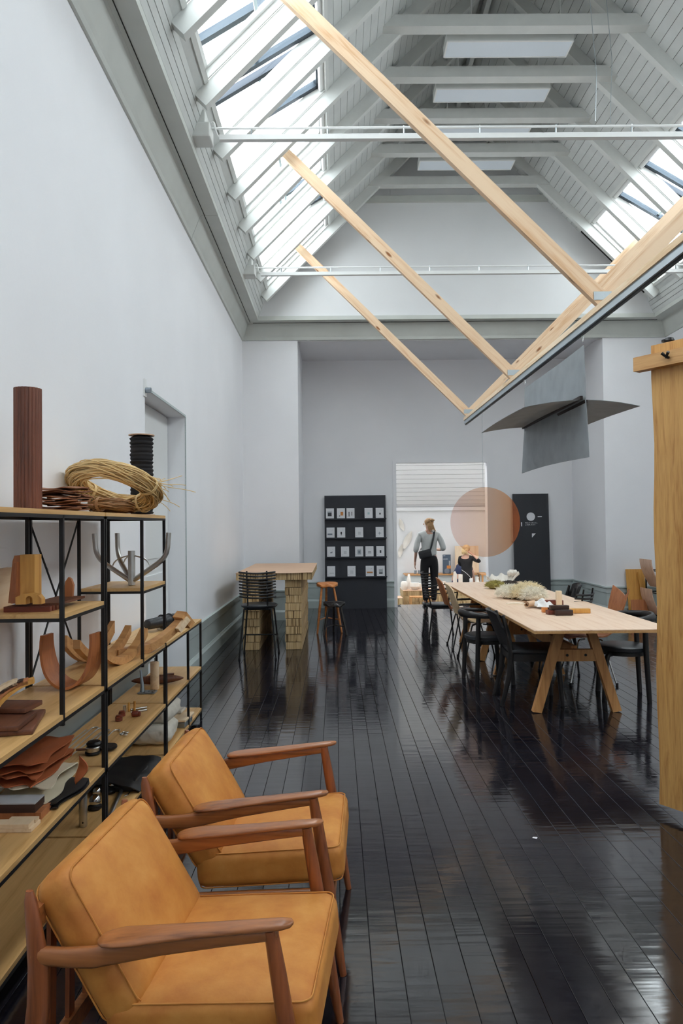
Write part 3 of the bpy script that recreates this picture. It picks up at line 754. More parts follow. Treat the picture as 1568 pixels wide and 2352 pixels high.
# ================================================================== cardboard table, bar chair, stools
m, nt, b = new_mat('honeycomb_edge'); v = coords(nt, (1,1,1))
mp = nt.nodes.new('ShaderNodeMapping'); mp.inputs['Scale'].default_value = (1, 1, .03); nt.links.new(v, mp.inputs[0])
wvf = noise(nt, mp.outputs[0], 62, 2, 0, .6)
c1 = ramp(nt, wvf, [(.36, lin((112, 84, 50))), (.43, lin((196, 162, 114))), (.62, lin((218, 188, 142))), (.8, lin((232, 206, 164)))])
oi = nt.nodes.new('ShaderNodeObjectInfo'); hs = nt.nodes.new('ShaderNodeHueSaturation'); mr = nt.nodes.new('ShaderNodeMapRange'); mr.inputs[3].default_value = .8; mr.inputs[4].default_value = 1.1
nt.links.new(oi.outputs['Random'], mr.inputs[0]); nt.links.new(mr.outputs[0], hs.inputs['Value']); nt.links.new(c1, hs.inputs['Color']); nt.links.new(hs.outputs[0], b.inputs['Base Color'])
b.inputs['Roughness'].default_value = .85; bump(nt, b, wvf, .5, .01); M['honey'] = m
M['kraft'] = flat('kraft_paper', (210, 174, 146), .8, vary=.04, vs=5)
ct_ = thing('cardboard_table', 'high table built of stacked honeycomb cardboard slabs with a kraft paper top', 'table', (-.785, 8.86, 0))
for j, x0 in enumerate((-.385, .14)):
    for i in range(9):
        mb = MB(); z0 = i*.0965; jx, jy = random.uniform(-.006, .006), random.uniform(-.008, .008)
        mb.box(x0+jx, x0+.20+jx, .03+jy, 2.02+jy, z0+.003, z0+.0935); mb.build('cardboard_slab', M['honey'], ct_)
mb = MB(); mb.box(-.46, .475, -.02, 2.2, .870, .955); mb.build('tabletop_core', M['honey'], ct_)
mb = MB(); mb.sheet(lambda u, v: (-.468+.95*u, -.045+.012*math.sin(9*u)+.006*math.sin(23*u)+2.255*v, .9575+.004*math.sin(7*u)*(1-v)**8), 24, 6, .003); mb.build('kraft_top', M['kraft'], ct_)
slat_chair('tall black bar chair with curved slatted back in front of the cardboard table', (-.925, 8.50, 0), math.radians(90), .62, bar=True, group='black slat-backed chairs', nsl=9)

def saddle_stool(label, loc, rz, h, wm, legr=.017):
    t = thing('three_legged_stool', label, 'stool', loc, rz, 'three-legged stools with saddle seats')
    def prof(a):   # shaped seat outline: straight front with two thigh hollows, round back
        r = .165
        return r*(1 + .12*math.cos(a) ** 2)
    n = 40; mb = MB(); vs = []; fs = []
    rings = [(.0, -.0), (.5, -.004), (.85, .002), (1.0, -.008), (1.0, -.04), (.8, -.052), (.0, -.052)]
    for ri, (k, dz) in enumerate(rings):
        for i in range(n):
            a = 2*PI*i/n; y = .155*math.cos(a)*k; x_ = .125*math.sin(a)*k
            dip = -.046*math.exp(-((abs(y)-.07)/.04)**2)*max(0, -x_/.12)*(1 if ri < 4 else .4)
            if k >= .85 and x_ < 0: x_ -= .018*math.exp(-(y/.035)**2)
            vs.append((x_, y, h+dz+dip+.012*(x_ > 0)*k*(ri < 4)))
    for r in range(len(rings)-1):
        for i in range(n): fs.append((r*n+i, r*n+(i+1) % n, (r+1)*n+(i+1) % n, (r+1)*n+i))
    mb.add(vs, fs); mb.build('seat', wm, t, 60)
    k = h/.45; tops = [(-.05, -.085), (-.05, .085), (.07, 0)]; ft = [(-.10-.05*k, -.13-.03*k), (-.10-.05*k, .13+.03*k), (.10+.05*k, .0)]
    for (a, b_), (c, d) in zip(tops, ft):
        mb = MB(); mb.tube([(a, b_, h-.045), (a+(c-a)*.5, b_+(d-b_)*.5, (h-.045)*.5), (c, d, 0)], [legr*.85, legr*1.15, legr*.8], 10); mb.build('leg', wm, t, 60)
    f = .45
    L3 = [Vector((a, b_, h-.045)).lerp(Vector((c, d, 0)), 1-f*.62) for (a, b_), (c, d) in zip(tops, ft)]
    mb = MB(); mb.tube([L3[0], (L3[0]+L3[1])/2], .008, 8); mid = (L3[0]+L3[1])/2
    mb = MB(); mb.tube([L3[0], L3[2]], .009, 8); mb.build('stretcher', wm, t, 60)
    mb = MB(); mb.tube([L3[1], L3[2]], .009, 8); mb.build('stretcher', wm, t, 60)
    return t
p = at(752, 1453, z=0); saddle_stool('tall orange beech three-legged stool beside the black display board', (p.x+.0, p.y+.12, 0), math.radians(-80+180+0), .70, M['copper_stool'])
p = at(768, 1456, z=0); saddle_stool('low black three-legged stool in front of the orange stool', (p.x, p.y+.02, 0), math.radians(-85+180), .445, M['black_wood'])

# ================================================================== black display board with cards
M['board_black'] = flat('black_panel', (44, 46, 54), .6, vary=.05, vs=3)
M['card'] = flat('white_card', (226, 226, 230), .6)
pb = at(747, 1396, y=YN-.16); BW, BH = 1.135, 2.09
lean = math.degrees(math.atan2(.085, BH))
bd = thing('display_board', 'black leaning display board with four narrow ledges of white cards', 'display board', (pb.x, YN-.15, 0)); bd.rotation_euler = (math.radians(-lean), 0, 0)
mb = MB(); mb.box(0, BW, 0, .022, 0, BH); mb.build('board_panel', M['board_black'], bd)
LZ = [1.660, 1.305, .952, .590]
for z in LZ:
    mb = MB(); mb.box(.002, BW+.008, -.055, 0, z-.022, z-.008).box(.002, BW+.008, -.06, -.054, z-.022, z+.004); mb.build('ledge', M['board_black'], bd)
bpy.context.view_layer.update()
INK = {k: flat('ink_'+k, c, .7) for k, c in {'dark': (52, 54, 60), 'orange': (206, 134, 70), 'grey': (168, 172, 178), 'pale': (200, 202, 206), 'teal': (172, 196, 200), 'slate': (120, 128, 140)}.items()}
rows = [[(125, 'a dark photograph', [('grey', .2,.72,.26,.7), ('dark', .24,.70,.27,.58)]), (335, 'an orange square', [('orange', .45,.78,.32,.66), ('dark', .28,.4,.24,.32)]), (518, 'two black uprights', [('dark', .26,.36,.22,.66), ('dark', .62,.7,.3,.66)]), (863, 'a pale green chair', [('teal', .38,.62,.4,.6)]), (1075, 'a small dark chair', [('dark', .45,.62,.38,.54)])],
        [(137, 'a low grey sofa', [('slate', .12,.72,.3,.44)]), (340, 'a black figure', [('dark', .42,.6,.36,.58), ('dark', .46,.54,.26,.36)]), (685, 'a faint grid drawing', [('pale', .36,.7,.3,.58)]), (1077, 'a thin cross drawing', [('slate', .28,.7,.42,.46), ('slate', .44,.5,.28,.56)])],
        [(148, 'a tiny lounge chair', [('slate', .38,.64,.38,.48), ('dark', .58,.64,.42,.54)]), (415, 'a pale table outline', [('pale', .34,.7,.3,.56)]), (686, 'a grey pattern square', [('grey', .28,.74,.24,.7), ('slate', .4,.62,.36,.56)]), (884, 'a thin dark line', [('dark', .32,.7,.46,.5), ('pale', .3,.72,.3,.46)]), (1092, 'a dark leaf shape', [('dark', .42,.62,.36,.62)])],
        [(148, 'a faint bench drawing', [('pale', .3,.86,.3,.4)]), (540, 'a faint line drawing', [('pale', .34,.74,.28,.6)]), (891, 'an orange sofa', [('orange', .14,.86,.34,.46), ('slate', .12,.9,.31,.35)]), (1102, 'a grey room photograph', [('grey', .28,.76,.24,.68), ('dark', .3,.7,.26,.38)])]]
rn = ['top', 'second', 'third', 'lowest']
for r, row in enumerate(rows):
    yz = [432, 800, 1168, 1540][r]; tt = (yz-105)/2165; lft = 95+20*tt; wd = 1165+28*tt
    for px, what, ink in row:
        u = (px-lft)/wd*BW
        cdt = thing('display_card', 'white card with %s on the %s ledge of the display board' % (what, rn[r]), 'card', group='white cards on the display board')
        cdt.matrix_world = bd.matrix_world @ T(u, -.030, LZ[r]-.007) @ RX(-6)
        mb = MB(); mb.box(0, .149, -.002, .002, 0, .20); mb.build('card_sheet', M['card'], cdt)
        for i, (nm, a, c, e, f_) in enumerate(ink):
            mb = MB(); mb.box(a*.149, c*.149, -.0034-.0006*i, -.002, e*.2, f_*.2); mb.build('printed_picture', INK[nm], cdt)
        mb = MB(); mb.box(.016, .022, -.003, -.002, .038, .045); mb.build('printed_dot', INK['dark'], cdt)
        mb = MB(); mb.lathe([(.008, 0), (.008, .001)], (0,0,0), 12, T(.105, -.002, .15) @ RX(90)); mb.build('printed_stamp', INK['pale'], cdt)

# ================================================================== black sign panel
M['sign_black'] = flat('sign_panel_black', (46, 48, 54), .6, vary=.04, vs=3)
sp_ = thing('sign_panel', 'tall black leaning panel with white circle, bars, triangle and library lettering', 'sign', (at(1180, 1250, y=YN-.1).x, YN-.14, 0)); sp_.rotation_euler = (math.radians(-2.4), 0, 0)
SW, SH = .665, 2.09; K = 1/123.5
mb = MB(); mb.box(0, SW, 0, .025, 0, SH); mb.build('panel', M['sign_black'], sp_)
def S(px, py): return ((px-1178)*K, SH-(py-1137)*K)
cx, cz = S(1218.5, 1190)
mb = MB(); mb.lathe([(.078, 0), (.078, .003)], (0,0,0), 40, T(cx, 0, cz) @ RX(90)); mb.build('printed_circle', M['card'], sp_)
for a, b_, c, d in ((1234.3, 1244, 1189.2, 1191.4), (1195.6, 1198, 1202.5, 1212)):
    x0, z1 = S(a, c); x1, z0 = S(b_, d); mb = MB(); mb.box(x0, x1, -.003, 0, z0, z1); mb.build('printed_bar', M['card'], sp_)
mb = MB(); mb.prism([S(1220, 1228.5), S(1229, 1228.5), S(1220, 1238)], 0, .003, XZ); mb.build('printed_triangle', M['card'], sp_)
def text_mesh(txt, size, spacing=1.0):
    cu = bpy.data.curves.new('text', 'FONT'); cu.body = txt; cu.size = size; cu.space_character = spacing; cu.extrude = .0012; cu.resolution_u = 2
    o = bpy.data.objects.new('text', cu); COL.objects.link(o); bpy.context.view_layer.update()
    me = bpy.data.meshes.new_from_object(o.evaluated_get(bpy.context.evaluated_depsgraph_get())); bpy.data.objects.remove(o); return me
for txt, py in (('MATERIAL', 1205.6), ('LIBRARY', 1210.0)):
    x0, z0 = S(1205, py); me = text_mesh(txt, .038, 1.42)
    me.materials.clear(); me.materials.append(M['card']); link('lettering', me, None, sp_, T(x0, -.0015, z0) @ RX(90))

# ================================================================== steel and oak shelving along the left wall
M['oak_shelf'] = wood('oak_shelf', (190, 142, 82), (220, 176, 116), 'y', .45, .9, .45)
M['walnut'] = wood('walnut', (66, 36, 24), (112, 66, 44), 'y', .5, 1.2, .6)
M['walnut_z'] = wood('walnut_upright', (70, 36, 24), (116, 66, 46), 'z', .5, 1.2, .6)
M['red_wood'] = wood('padouk', (84, 34, 24), (128, 58, 40), 'x', .45, 1.2, .5)
M['wenge'] = wood('wenge', (34, 20, 16), (62, 38, 30), 'x', .45, 1.2, .5)
M['honey_wood'] = wood('honey_wood', (190, 130, 58), (220, 164, 84), 'z', .45, 1.2, .5)
M['beech'] = wood('beech_form', (170, 116, 66), (204, 152, 98), 'y', .5, 1.2, .4)
M['maple'] = wood('maple', (222, 190, 150), (238, 212, 178), 'y', .5, 1.0, .3)
Z1, ZS, Z2, Z3, Z4 = 1.612, 1.195, .795, .415, .085
SXR, SXF = -1.466, -1.095
def shelf_unit(label, y0, L, top, mid, small, tall, boards, brace=None, top_to=None):
    t = thing('shelving_unit', label, 'shelf', (SXR, y0, 0), 0, 'black steel and oak shelving units')
    D = SXF - SXR; pw = .008
    def post(x, y, z0, z1):
        mb = MB(); mb.box(x-pw, x+pw, y-pw, y+pw, z0, z1); mb.build('post', M['black_metal'], t)
    for x in (pw, D-pw):
        for y in (pw, L-pw): post(x, y, 0, top-.02)
    if tall:
        for x in (pw, D-pw): post(x, mid, Z2-.045, top-.02)
    else:
        post(D-pw, mid, 0, top-.02)
    def board(z, ya, yb, nm='shelf_board'):
        e = .0 if z == top else .009
        mb = MB(); mb.box(e*2, D-e*2*.1, ya+.003, yb-.003, z-.018, z); b_ = mb.build(nm, M['oak_shelf'], t)
        zz = z-.018
        for (a, c, d, f) in ((0, .012, ya, yb), (D-.012, D, ya, yb)):
            mb = MB(); mb.box(a, c, d, f, zz-.014, zz); mb.build('rail', M['black_metal'], b_)
        for yy in (ya, yb-.012):
            mb = MB(); mb.box(.012, D-.012, yy, yy+.012, zz-.014, zz); mb.build('rail', M['black_metal'], b_)
    for z in boards: board(z, 0, L)
    if small: board(small, mid, L)
    if brace:
        for (ya, za, yb, zb) in brace:
            mb = MB(); mb.tube([(.006, ya, za), (.006, yb, zb)], .0055, 6); mb.build('brace_rod', M['black_metal'], t)
    return t
UL = 1.185; UA = 2.205; UB = UA+UL+.012; UC = UB+UL+.012
shelf_unit('tall steel and oak shelving unit nearest the viewer, holding the fluted walnut tube', UA, UL, Z1, .672, ZS, True, (Z1, Z2, Z3, Z4))
shelf_unit('tall steel and oak shelving unit under the cane coil, holding the tubular steel base', UB, UL, Z1, .655, ZS, True, (Z1, Z2, Z3, Z4), [(0.0, Z1-.03, .65, Z2), (.65, Z1-.03, 0.0, Z2)])
shelf_unit('low steel and oak shelving unit farthest along the left wall by the door recess', UC, UL, Z2, .69, None, False, (Z2, Z3, Z4))

# ---- on top
p = at(65, 1152, y=3.06)
mb = MB(); nfl = 22
mb.lathe([(.040, 0), (.057, 0), (.057, .53), (.040, .53)], (0,0,0), nfl*6, fn=lambda a: 1-.055*abs(math.cos(a*nfl/2))**6)
o = mb.build('fluted_tube', M['walnut_z'], None, 30, T(-1.325, 3.08, Z1)); tag(o, 'tall fluted dark walnut tube standing on the top shelf', 'wood tube')
M['veneer'] = wood('bark_veneer', (92, 56, 38), (160, 108, 78), 'x', .8, 1.5, .7)
for i in range(9):
    ph = random.uniform(0, 6); wx = .20+random.uniform(-.03, .03)
    mb = MB(); mb.sheet(lambda u, v: ((u-.5)*.20 + .014*math.sin(v*9+ph)*(u-.5)*2, (v-.5)*.17 + .010*math.sin(u*11+ph), .004*math.sin(u*7+ph)+.004*math.sin(v*5+ph*2)), 9, 9, .0045)
    o = mb.build('veneer_sheet', M['veneer'], None, 60, T(-1.275+random.uniform(-.012, .012), 3.33+random.uniform(-.01, .01), Z1+.011+i*.0125) @ RZ(random.uniform(-9, 9)))
    tag(o, ['lowest', 'second lowest', 'third lowest', 'fourth lowest', 'middle', 'fourth highest', 'third highest', 'second highest', 'topmost'][i]+' rough brown veneer sheet in the stack beside the fluted tube', 'veneer sheet', 'brown veneer sheets stacked on the top shelf')
M['cane'] = flat('rattan_cane', (226, 194, 138), .45, vary=.12, vs=9)
M['cane_dark'] = flat('darker_cane', (176, 132, 88), .5, vary=.15, vs=9)
def coil(name, label, loc, R, r, n, tilt, mat, bands, seed, loose=0, sq=1.0):
    rnd = random.Random(seed); t = thing(name, label, 'cane coil', loc); t.rotation_euler = tilt
    mb = MB()
    for i in range(n):
        a0 = rnd.uniform(0, 2*PI); rr = r*math.sqrt(rnd.uniform(.05, 1)); th = rnd.uniform(0, 2*PI); tw = rnd.choice([-1, 1, 2])*.5; N = 40
        pts = []
        for k in range(N):
            a = 2*PI*k/N; ph = th + tw*math.sin(a+a0)*1.3; k2 = 1+.25*math.sin(a*2+a0)
            pts.append(((R+rr*math.cos(ph)*k2)*math.cos(a), (R+rr*math.cos(ph)*k2)*math.sin(a)*sq, rr*math.sin(ph)*k2*.9))
        mb.tube(pts, .0034, 5, True)
    st = mb.build('cane_strands', mat, t, 60); st['kind'] = 'stuff'
    for ba in bands:
        c = Vector((R*math.cos(ba), R*math.sin(ba)*sq, 0)); rd = Vector((math.cos(ba), math.sin(ba), 0))
        mb = MB()
        for j in range(3):
            sh = Vector((-math.sin(ba), math.cos(ba), 0))*(j-1)*.006
            mb.tube([c+sh+rd*((r+.008)*math.cos(b_))+Vector((0,0,(r+.006)*math.sin(b_))) for b_ in [2*PI*q_/14 for q_ in range(14)]], .0034, 5, True)
        mb.build('tie_band', mat, t, 60)
    for i in range(loose):
        a = rnd.uniform(-.5, 1.0); c = Vector((R*math.cos(a), R*math.sin(a)*sq, .02)); L = rnd.uniform(.1, .22)
        d = Vector((rnd.uniform(.15, .9), rnd.uniform(.1, .9), rnd.uniform(-.1, .9))).normalized()
        mb = MB(); mb.tube(bez([c-Vector((-math.sin(a), math.cos(a), 0))*.15, c+d*.03, c+d*L*.6+Vector((0,0,.03)), c+d*L+Vector((rnd.uniform(-.04, .04), 0, rnd.uniform(-.05, .03)))], 8), .0022, 5); mb.build('loose_cane', mat, t, 60)
    return t
coil('cane_coil', 'big pale rattan cane coil with loose ends leaning on the top shelf', (-1.255, 4.06, Z1+.158), .215, .05, 150, (math.radians(-25), math.radians(8), 0), M['cane'], (2.55, -.35, .9), 3, 16, .95)
coil('small_cane_coil', 'smaller brown cane coil lying behind the big pale coil', (-1.315, 4.20, Z1+.05), .11, .034, 40, (math.radians(-6), 0, 0), M['cane_dark'], (4.4,), 5)
sp = thing('cord_spool', 'tall spool of black cord with a cardboard end disc behind the cane coil', 'cord spool', (-1.20, 4.42, Z1))
prof = [(.045, .008)]
for i in range(60): prof.append((.068+.004*math.sin(i*2.1)+random.uniform(-.0025, .0025), .01+i*.0080))
prof.append((.045, .492)); mb = MB(); mb.lathe(prof, (0,0,0), 28); mb.build('black_cord', flat('black_cord', (27, 25, 28), .8), sp, 60)
for z in (.0, .493):
    mb = MB(); mb.lathe([(.078, z), (.078, z+.006)], (0,0,0), 28); mb.build('end_disc', M['kraft'], sp)

# ---- small shelf of the near unit: block construction
p0 = Vector((-1.38, 2.93, ZS))
mb = MB(); mb.box(-.012, .012, 0, .32, 0, .17); o = mb.build('maple_sheet', M['maple'], None, None, T(-1.435, 2.93, ZS) @ RZ(8)); tag(o, 'pale maple panel standing on edge at the left frame of the small shelf', 'wood panel')
bk = thing('block_model', 'stacked model of carved yellow and brown wood blocks on the near small shelf', 'wood model', (-1.285, 3.02, ZS))
for i in range(4):
    mb = MB(); mb.box(-.09, .10, -.06+.035*i, -.06+.035*i+.026, 0, .022); mb.build('base_batten', M['red_wood'], bk)
mb = MB(); mb.box(.0, .125, -.02, .28, .022, .032); mb.build('base_board', M['walnut'], bk)
mb = MB(); mb.box(-.035, .025, -.03, .04, .034, .235); mb.build('yellow_block', M['honey_wood'], bk)
mb = MB(); mb.prism([(-.085, .034), (-.036, .034), (-.036, .232), (-.058, .232), (-.066, .21)], -.04, .03, XZ @ T(0,0,0)); mb.build('side_block', M['cherry'], bk)
mb = MB(); mb.prism([(-.065, .034), (-.045, .034), (-.04, .205), (-.052, .20)], .032, .05, XZ); mb.build('side_fin', M['cherry'], bk)
arch = [(-.03, 0), (.012, 0), (.012, .02)] + [(.026-.014*math.cos(a), .02+.014*math.sin(a)) for a in [PI*i/8 for i in range(9)]] + [(.04, 0), (.075, 0), (.075, .022), (.062, .038), (.03, .045), (.0, .042), (-.03, .03)]
mb = MB(); mb.prism(arch, .045, .085, XZ @ T(0, .034, 0)); mb.build('arched_block', M['honey_wood'], bk)
mb = MB(); mb.prism([(-.022, .032), (.018, .032), (.022, .085), (.012, .112), (.0, .12), (-.014, .10)], -.27, -.25, XZ @ T(.06, 0, 0)); mb.build('leaf_block', M['cherry'], bk)

# ---- small shelf of the second unit: tubular steel base
sb_ = thing('tubular_steel_base', 'brushed steel pedestal base with upturned tube arms on the small shelf', 'steel base', (-1.22, 4.26, ZS))
mb = MB(); mb.tube([(0, 0, .002), (0, 0, .205)], .021, 18); mb.build('column', M['steel'], sb_, 40)
for az, L in ((-12, .25), (172, .245), (128, .215), (38, .26)):
    a = math.radians(az); d = Vector((math.cos(a)*.9, math.sin(a)*.75, 0))
    pts = fillet([Vector((0,0,.022)), d*L+Vector((0,0,.165)), d*(L+.012)+Vector((0,0,.31))], .10, 8)
    mb = MB(); mb.tube(pts, .0145, 12); mb.build('arm_tube', M['steel'], sb_, 40)
    mb = MB(); mb.tube(bez([(0,0,.178), d*.06+Vector((0,0,.172)), d*.12+Vector((0,0,.155)), d*.13+Vector((0,0,.118))], 6), .004, 6); mb.build('stay_rod', M['steel'], sb_, 40)

# ---- second shelf
M['saddle'] = wood('bent_beech_leather', (150, 84, 44), (190, 116, 66), 'z', .42, 1.0, .5, coat=.2)
def saddle(u, v):    # broad strip bent into a U
    a = math.radians(-205+230*u); rr = .135 + .03*(abs(u-.5)*2)**3
    w_ = .07*(1-.35*abs(2*u-1)**2)
    return (rr*math.cos(a)*.72 + (v-.5)*w_*.5, (v-.5)*2*w_ + .02*math.sin(3*u), .145 + rr*math.sin(a)*1.05 + .13*max(0, abs(u-.5)-.28))
mb = MB(); mb.sheet(saddle, 30, 6, .012); o = mb.build('bent_strip', M['saddle'], None, 60, T(-1.235, 3.33, Z2+.008) @ RZ(6)); tag(o, 'reddish moulded wood piece bent into a U on the second shelf', 'bent wood')
def form(label, loc, rz, L, sag, h, th, seed=0, mat='beech', tip=.0):
    up = []; lo = []
    for i in range(25):
        u = i/24; x = (u-.5)*L; c = sag*(2*u-1)**2 + tip*max(0, u-.75)
        up.append((x, c+h*(1-.25*abs(2*u-1)) + (.015*math.sin(u*9) if seed else 0))); lo.append((x, max(0.0, c*.92)))
    mb = MB(); mb.prism(lo+up[::-1], -th/2, th/2, XZ)
    o = mb.build('bending_form', M[mat], None, 40, T(*loc) @ RZ(rz)); tag(o, label, 'wood form', 'curved beech bending forms'); return o
form('nearest curved beech bending form with deep hollow, by the bent U piece', (-1.185, 3.93, Z2), 76, .50, .125, .042, .05)
form('tall wavy beech bending form at the wall side of the second shelf', (-1.385, 4.02, Z2), 80, .52, .13, .07, .03, 1)
form('middle beech bending form between the wavy form and the nearest form', (-1.29, 3.97, Z2), 78, .54, .13, .05, .04)
lg = thing('laminated_form', 'long curved beech form with a pale clamp block at its raised tip', 'wood form', (-1.17, 4.20, Z2), math.radians(52), 'curved beech bending forms')
up = []; lo = []
for i in range(21):
    u = i/20; c = .17*max(0, u-.35)**1.6*1.8; up.append(((u-.3)*.5, c+.05)); lo.append(((u-.3)*.5, c))
mb = MB(); mb.prism(lo+up[::-1], -.03, .03, XZ); mb.build('curved_strip', M['beech'], lg, 40)
mb = MB(); mb.cbox((0,0,0), (.10, .03, .035), T(.30, -.045, .145) @ RY(-42)); mb.build('clamp_block', M['maple'], lg)
mb = MB(); mb.cbox((0,0,0), (.05, .09, .10), T(.345, 0, .165) @ RY(-42)); mb.build('end_block', M['beech'], lg)
# rolled black tube on a steel plate (on the low unit)
bt = thing('rolled_black_tube', 'black rolled rubber tube on a thin steel plate on the low shelving unit', 'rubber roll', (-1.26, 5.20, Z2), math.radians(62))
mb = MB(); mb.box(-.02, .16, -.045, .045, .001, .016); mb.build('steel_plate', M['steel'], bt)
mb = MB(); mb.tube([(-.17, 0, .058), (-.165, 0, .058), (-.02, 0, .06), (.10, 0, .062), (.14, 0, .062)], [.03, .036, .042, .045, .04], 16); mb.build('rubber_roll', M['black_leather'], bt, 50)
for x_ in (-.02, .06): 
    mb = MB(); mb.tube([(x_, .047*math.cos(a), .061+.047*math.sin(a)) for a in [2*PI*i/14 for i in range(14)]], .005, 5, True); mb.build('strap', M['black_metal'], bt, 50)
# laminated curl and walnut boards at the left edge
lc = thing('laminated_curl', 'curved lamination of pale, dark and reddish wood strips at the left of the second shelf', 'wood lamination', (-1.335, 2.66, Z2), math.radians(20))
for i, (mt, x0) in enumerate((('maple', -.03), ('wenge', -.008), ('cherry', .008), ('honey_wood', .028))):
    def st(u, v, x0=x0): 
        return (x0 - .115*math.cos(u*1.9)*1.0 + .13, (v-.5)*.05, .006+.165*math.sin(u*1.45)**1.1)
    mb = MB(); mb.sheet(st, 14, 2, .017 if i != 1 else .012); mb.build('strip', M[mt], lc, 50)
for i, (w_, l_, z_, y_) in enumerate(((.20, .30, .0, 2.72), (.19, .20, .021, 2.66), (.15, .14, .042, 2.80))):
    mb = MB(); mb.rbox((0, 0, .0095), (w_, l_, .019), .004, 2); o = mb.build('walnut_board', M['walnut'], None, 40, T(-1.235-.01*i, y_, Z2+z_+.001) @ RZ(14-9*i))
    tag(o, ['lowest and largest walnut board of the pile under the laminated curl', 'middle walnut board of the pile under the laminated curl', 'top walnut board with grooves on the pile beside the laminated curl'][i], 'wood board', 'walnut boards on the second shelf')

# ---- third shelf
rodp = [((118, 1736), (198, 1676)), ((135, 1736), (212, 1671)), ((150, 1736), (225, 1673)), ((163, 1735), (238, 1677)), ((216, 1703), (240, 1679)), ((228, 1707), (262, 1677))]
for i, (a, b_) in enumerate(rodp):
    A, B = at(*a, z=Z3+.006), at(*b_, z=Z3+.006); d = (B-A)
    t = thing('steel_rod', 'bent steel rod, number %d from the wall, laid out on the third shelf' % (i+1) if False else ['straight steel rod nearest the wall on the third shelf', 'second steel rod from the wall with a hooked end', 'third steel rod from the wall with a hooked end', 'fourth steel rod from the wall with a hooked end', 'short steel rod just behind the caster', 'short hooked steel rod nearest the shelf front'][i], 'steel rod', tuple(A), 0, 'steel rods on the third shelf')
    mb = MB(); pts = [Vector((0,0,0)), d] + ([d+Vector((.03, .01, 0)), d+Vector((.035, -.02, 0))] if i not in (0, 4) else [])
    mb.tube(fillet(pts, .012) if len(pts) > 2 else pts, .0038, 7); mb.build('rod', M['steel'], t, 50)
    mb = MB(); mb.tube([(0,0,0), d*-.03], .0055, 7); mb.build('rod_tip', M['chrome'], t, 50)
pc = at(213, 1733, z=Z3)
cs_ = thing('caster_wheel', 'black and steel furniture caster lying on the third shelf', 'caster', tuple(pc))
mb = MB(); mb.lathe([(.01, 0), (.034, .002), (.038, .01), (.036, .016), (.01, .018)], (0,0,0), 20); mb.build('tyre', M['black_metal'], cs_, 40)
mb = MB(); mb.lathe([(.01, .018), (.032, .018), (.034, .036), (.03, .04), (.01, .04)], (0,0,0), 20); mb.build('hub', M['steel'], cs_, 40)
mb = MB(); mb.lathe([(.01, .04), (.035, .041), (.038, .05), (.03, .06), (.012, .062)], (-.0,.02,0), 20); mb.build('tyre', M['black_metal'], cs_, 40)
mb = MB(); mb.tube([(-.02, -.01, .03), (-.075, -.02, .03)], .006, 8); mb.build('axle', M['walnut'], cs_, 40)
pc = at(247, 1714, z=Z3+.02); mb = MB(); mb.lathe([(.004, 0), (.046, 0), (.048, .005), (.046, .012), (.004, .013)], (0,0,0), 26); o = mb.build('black_disc', M['black_metal'], None, 40, T(pc.x, pc.y, Z3+.012)); tag(o, 'flat black disc beside the caster on the third shelf', 'disc')
for i, (px, py) in enumerate(((282, 1686), (288, 1684), (285, 1690))):
    pc = at(px, py, z=Z3); mb = MB(); mb.tube([(.017*math.cos(a), .012*math.sin(a), .003+.002*i) for a in [2*PI*k/16 for k in range(16)]], .0024, 6, True); o = mb.build('steel_ring', M['steel'], None, 50, T(*pc)); tag(o, 'small thin steel ring in the cluster beyond the rods', 'ring', 'small steel rings on the third shelf')
for i, (px, py, r, h, mt, ax, lb) in enumerate(((273, 1656, .021, .034, 'red_wood', 0, 'squat dark red turned wood knob in front of the knob group'), (280, 1645, .02, .032, 'red_wood', 0, 'dark red turned wood knob behind the front knob'), (303, 1646, .017, .05, 'red_wood', 1, 'dark red wood knob lying on its side'),
        (296, 1634, .007, .055, 'honey_wood', 0, 'left upright honey-coloured dowel among the knobs'), (309, 1633, .007, .06, 'honey_wood', 0, 'right upright honey-coloured dowel among the knobs'), (286, 1634, .010, .035, 'steel', 0, 'short steel sleeve standing among the knobs'))):
    pc = at(px, py, z=Z3); mb = MB()
    pf = [(r*.75, 0), (r, h*.08), (r, h*.7), (r*.8, h*.78), (r*.85, h*.95), (r*.7, h)] if mt == 'red_wood' else [(r, 0), (r, h)]
    mb.lathe(pf, (0,0,0), 16, (T(0, 0, r) @ RY(90)) if ax else None); o = mb.build('turned_wood_piece' if mt == 'red_wood' else 'dowel', M[mt], None, 40, T(*pc)); tag(o, lb, 'knob' if mt == 'red_wood' else 'dowel')
for i in range(2):
    A, B = at(300, 1630+6*i, z=Z3+.008), at(337, 1624+6*i, z=Z3+.008); mb = MB(); mb.tube([A, B], .006, 8); o = mb.build('steel_pin', M['steel'], None, 50); tag(o, ['farther', 'nearer'][i]+' short steel pin lying behind the turned knobs', 'pin')
